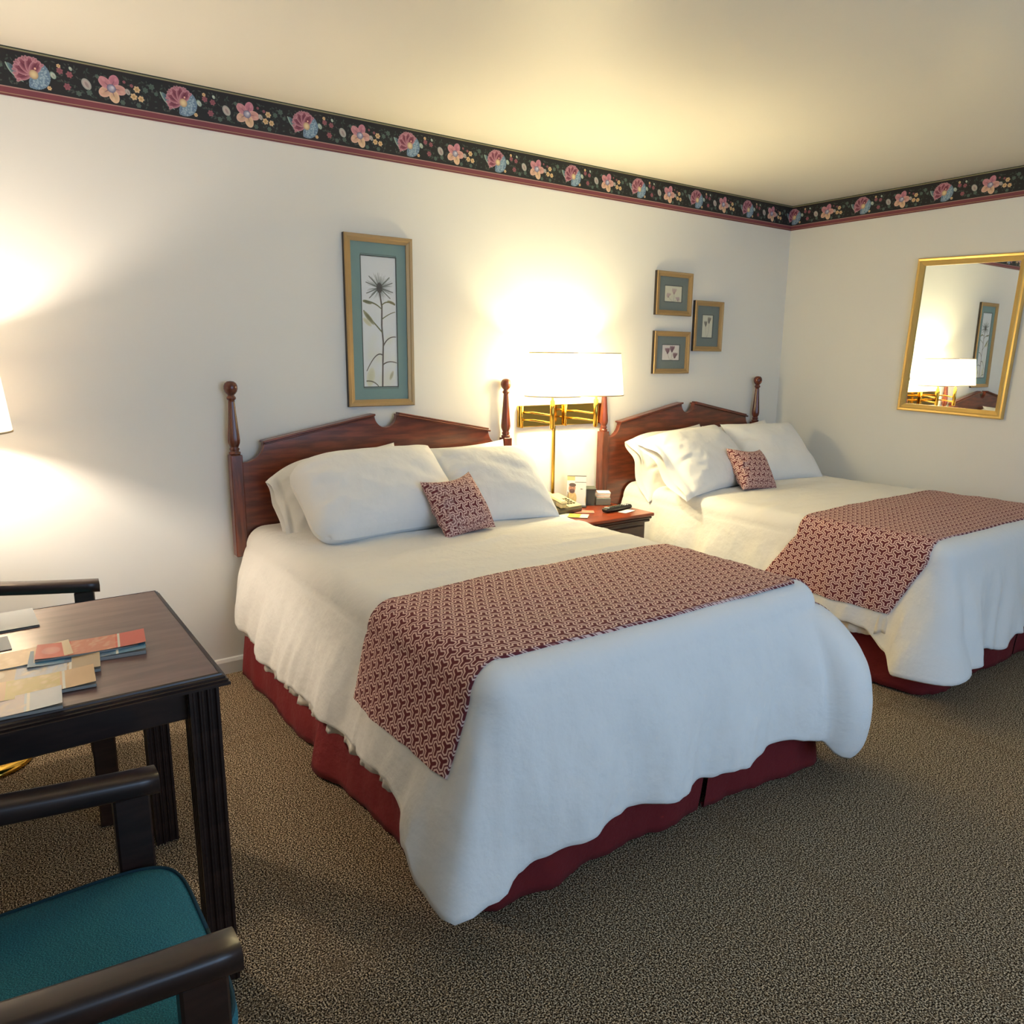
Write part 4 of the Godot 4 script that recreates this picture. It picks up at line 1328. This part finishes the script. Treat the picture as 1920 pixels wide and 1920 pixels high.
func papers() -> void:
	var y := 0.7505
	# [label, category, name, four table points as centre/turn/size, thickness, colours]
	paper_sheet("printed white letter sheet at the back of the table near the floor lamp", "paper", Vector3(-4.735, y, 1.165), deg_to_rad(2), Vector2(0.185, 0.16), M.paper, 0.0015, "paper_sheet", "", 0.002)
	paper_sheet("small white card on the table in front of the letter sheet", "card", Vector3(-4.785, y, 1.335), deg_to_rad(3), Vector2(0.16, 0.10), M.paper, 0.0015, "white_card")
	var B := [
		["tan brochure left of the red one on the table", Vector3(-4.70, y + 0.006, 1.475), 90, Vector2(0.10, 0.21), 0.003, rgb(214, 186, 140), rgb(206, 170, 120)],
		["blue brochure lying beneath the red one on the table", Vector3(-4.565, y + 0.0, 1.512), 83, Vector2(0.10, 0.225), 0.008, rgb(58, 120, 158), rgb(40, 90, 130)],
		["red and orange brochure on top of the brochures on the table", Vector3(-4.555, y + 0.009, 1.488), 83, Vector2(0.095, 0.215), 0.004, rgb(214, 84, 62), rgb(216, 130, 96)],
		["beige brochure sticking out below the blue one on the table", Vector3(-4.66, y, 1.565), 84, Vector2(0.10, 0.22), 0.006, rgb(176, 150, 110), rgb(190, 200, 214)],
		["yellow brown folded brochure toward the table's front edge", Vector3(-4.68, y + 0.001, 1.650), 86, Vector2(0.10, 0.22), 0.006, rgb(206, 164, 108), rgb(196, 176, 96)],
		["pale blue and white brochure nearest the table's front edge", Vector3(-4.745, y, 1.725), 86, Vector2(0.09, 0.22), 0.006, rgb(196, 206, 214), rgb(206, 190, 186)],
	]
	for i in B.size():
		var b: Array = B[i]
		paper_sheet(b[0], "brochure", b[1], deg_to_rad(b[2]), b[3], tex_mat(brochure_image(b[5], b[6], 20 + i), 0.35), b[4], "brochure", "brochures on the table", 0.004)

# ---------------------------------------------------------------- armchairs
func armchair(label: String, at: Vector3, turn: float) -> void:
	var c := thing("armchair", label, "armchair", at, turn, "teal armchairs")
	var hw := 0.2575
	for s in [-1, 1]:
		var st := begin()
		bx(st, Vector3(0.24, 0.30, s * hw), Vector3(0.062, 0.60, 0.034), 0.004)
		part("front_leg", fin(st), M.espresso, c)
		st = begin()
		var lean_back := Transform3D(Basis(Vector3(0, 0, 1), deg_to_rad(8)), Vector3(-0.25, 0, s * hw))
		bx(st, Vector3(0.0, 0.44, 0), Vector3(0.045, 0.88, 0.034), 0.004, lean_back)
		part("rear_leg", fin(st), M.espresso, c)
		# rounded arm rest, slightly bowed
		st = begin(true)
		var P := []
		var n := 18
		for i in n + 1:
			var f := float(i) / n
			var x := lerpf(-0.34, 0.288, f)
			var yy := 0.613 + 0.085 * (1.0 - f) - 0.008 * sin(f * PI)
			var ring_ := []
			var wz := 0.029
			var hy := 0.021
			for k in 20:
				var a := TAU * k / 20
				var px := signf(cos(a)) * pow(absf(cos(a)), 0.55) * wz
				var py := signf(sin(a)) * pow(absf(sin(a)), 0.55) * hy
				ring_.append(Vector3(x, yy + py, s * hw + px))
			ring_.append(ring_[0])
			P.append(ring_)
		# close both ends
		var e0 := []
		var e1 := []
		for k in 21:
			e0.append(Vector3(P[0][k].x, 0.698, s * hw)); e1.append(Vector3(P[n][k].x + 0.002, 0.613, s * hw))
		P.push_front(e0)
		P.push_back(e1)
		grid(st, P, [], true)
		part("armrest", fin(st), M.espresso, c)
		box("side_rail", Vector3(-0.02, 0.385, s * hw), Vector3(0.46, 0.05, 0.024), M.espresso, c)
	box("front_rail", Vector3(0.235, 0.385, 0), Vector3(0.026, 0.05, 0.48), M.espresso, c)
	box("rear_rail", Vector3(-0.295, 0.385, 0), Vector3(0.026, 0.05, 0.48), M.espresso, c)
	# seat cushion: rounded slab, domed
	var st2 := begin(true)
	var P2 := []
	var nn := 72
	for i in nn + 1:
		var a := TAU * i / nn
		var e := 0.32
		var dx := signf(cos(a)) * pow(absf(cos(a)), e)
		var dz := signf(sin(a)) * pow(absf(sin(a)), e)
		var row := []
		for j in 13:
			var r := j / 12.0
			row.append(Vector3(0.03 + dx * 0.272 * r, 0.476 - 0.022 * pow(r, 4.0), dz * 0.236 * r))
		for j in range(1, 7):
			var b := j / 6.0
			row.append(Vector3(0.03 + dx * (0.272 + 0.006 * sin(b * PI)), 0.454 - 0.046 * b, dz * (0.236 + 0.006 * sin(b * PI))))
		row.append(Vector3(0.03, 0.408, 0))
		P2.append(row)
	grid(st2, P2, [], true)
	var seat := part("seat", fin(st2), M.teal, c)
	st2 = begin(true)
	var pts := []
	for i in nn + 1:
		var a := TAU * i / nn
		pts.append(Vector3(0.03 + signf(cos(a)) * pow(absf(cos(a)), 0.32) * 0.273, 0.4545, signf(sin(a)) * pow(absf(sin(a)), 0.32) * 0.237))
	tube(st2, pts, 0.0035, 6)
	part("piping", fin(st2), M.teal_piping, seat)
	# upholstered back
	var st3 := begin()
	bx(st3, Vector3(-0.325, 0.68, 0), Vector3(0.055, 0.34, 0.46), 0.02, Transform3D(Basis(Vector3(0, 0, 1), deg_to_rad(6)), Vector3(0.07, 0.03, 0)))
	part("backrest", fin(st3), M.teal, c)

func chairs() -> void:
	armchair("teal seated dark wooden armchair in front of the table, nearest the camera", Vector3(-4.792, 0, 2.145), deg_to_rad(0.5))
	armchair("dark wooden armchair behind the table, by the back wall", Vector3(-4.727, 0, 0.675), deg_to_rad(-3.9))
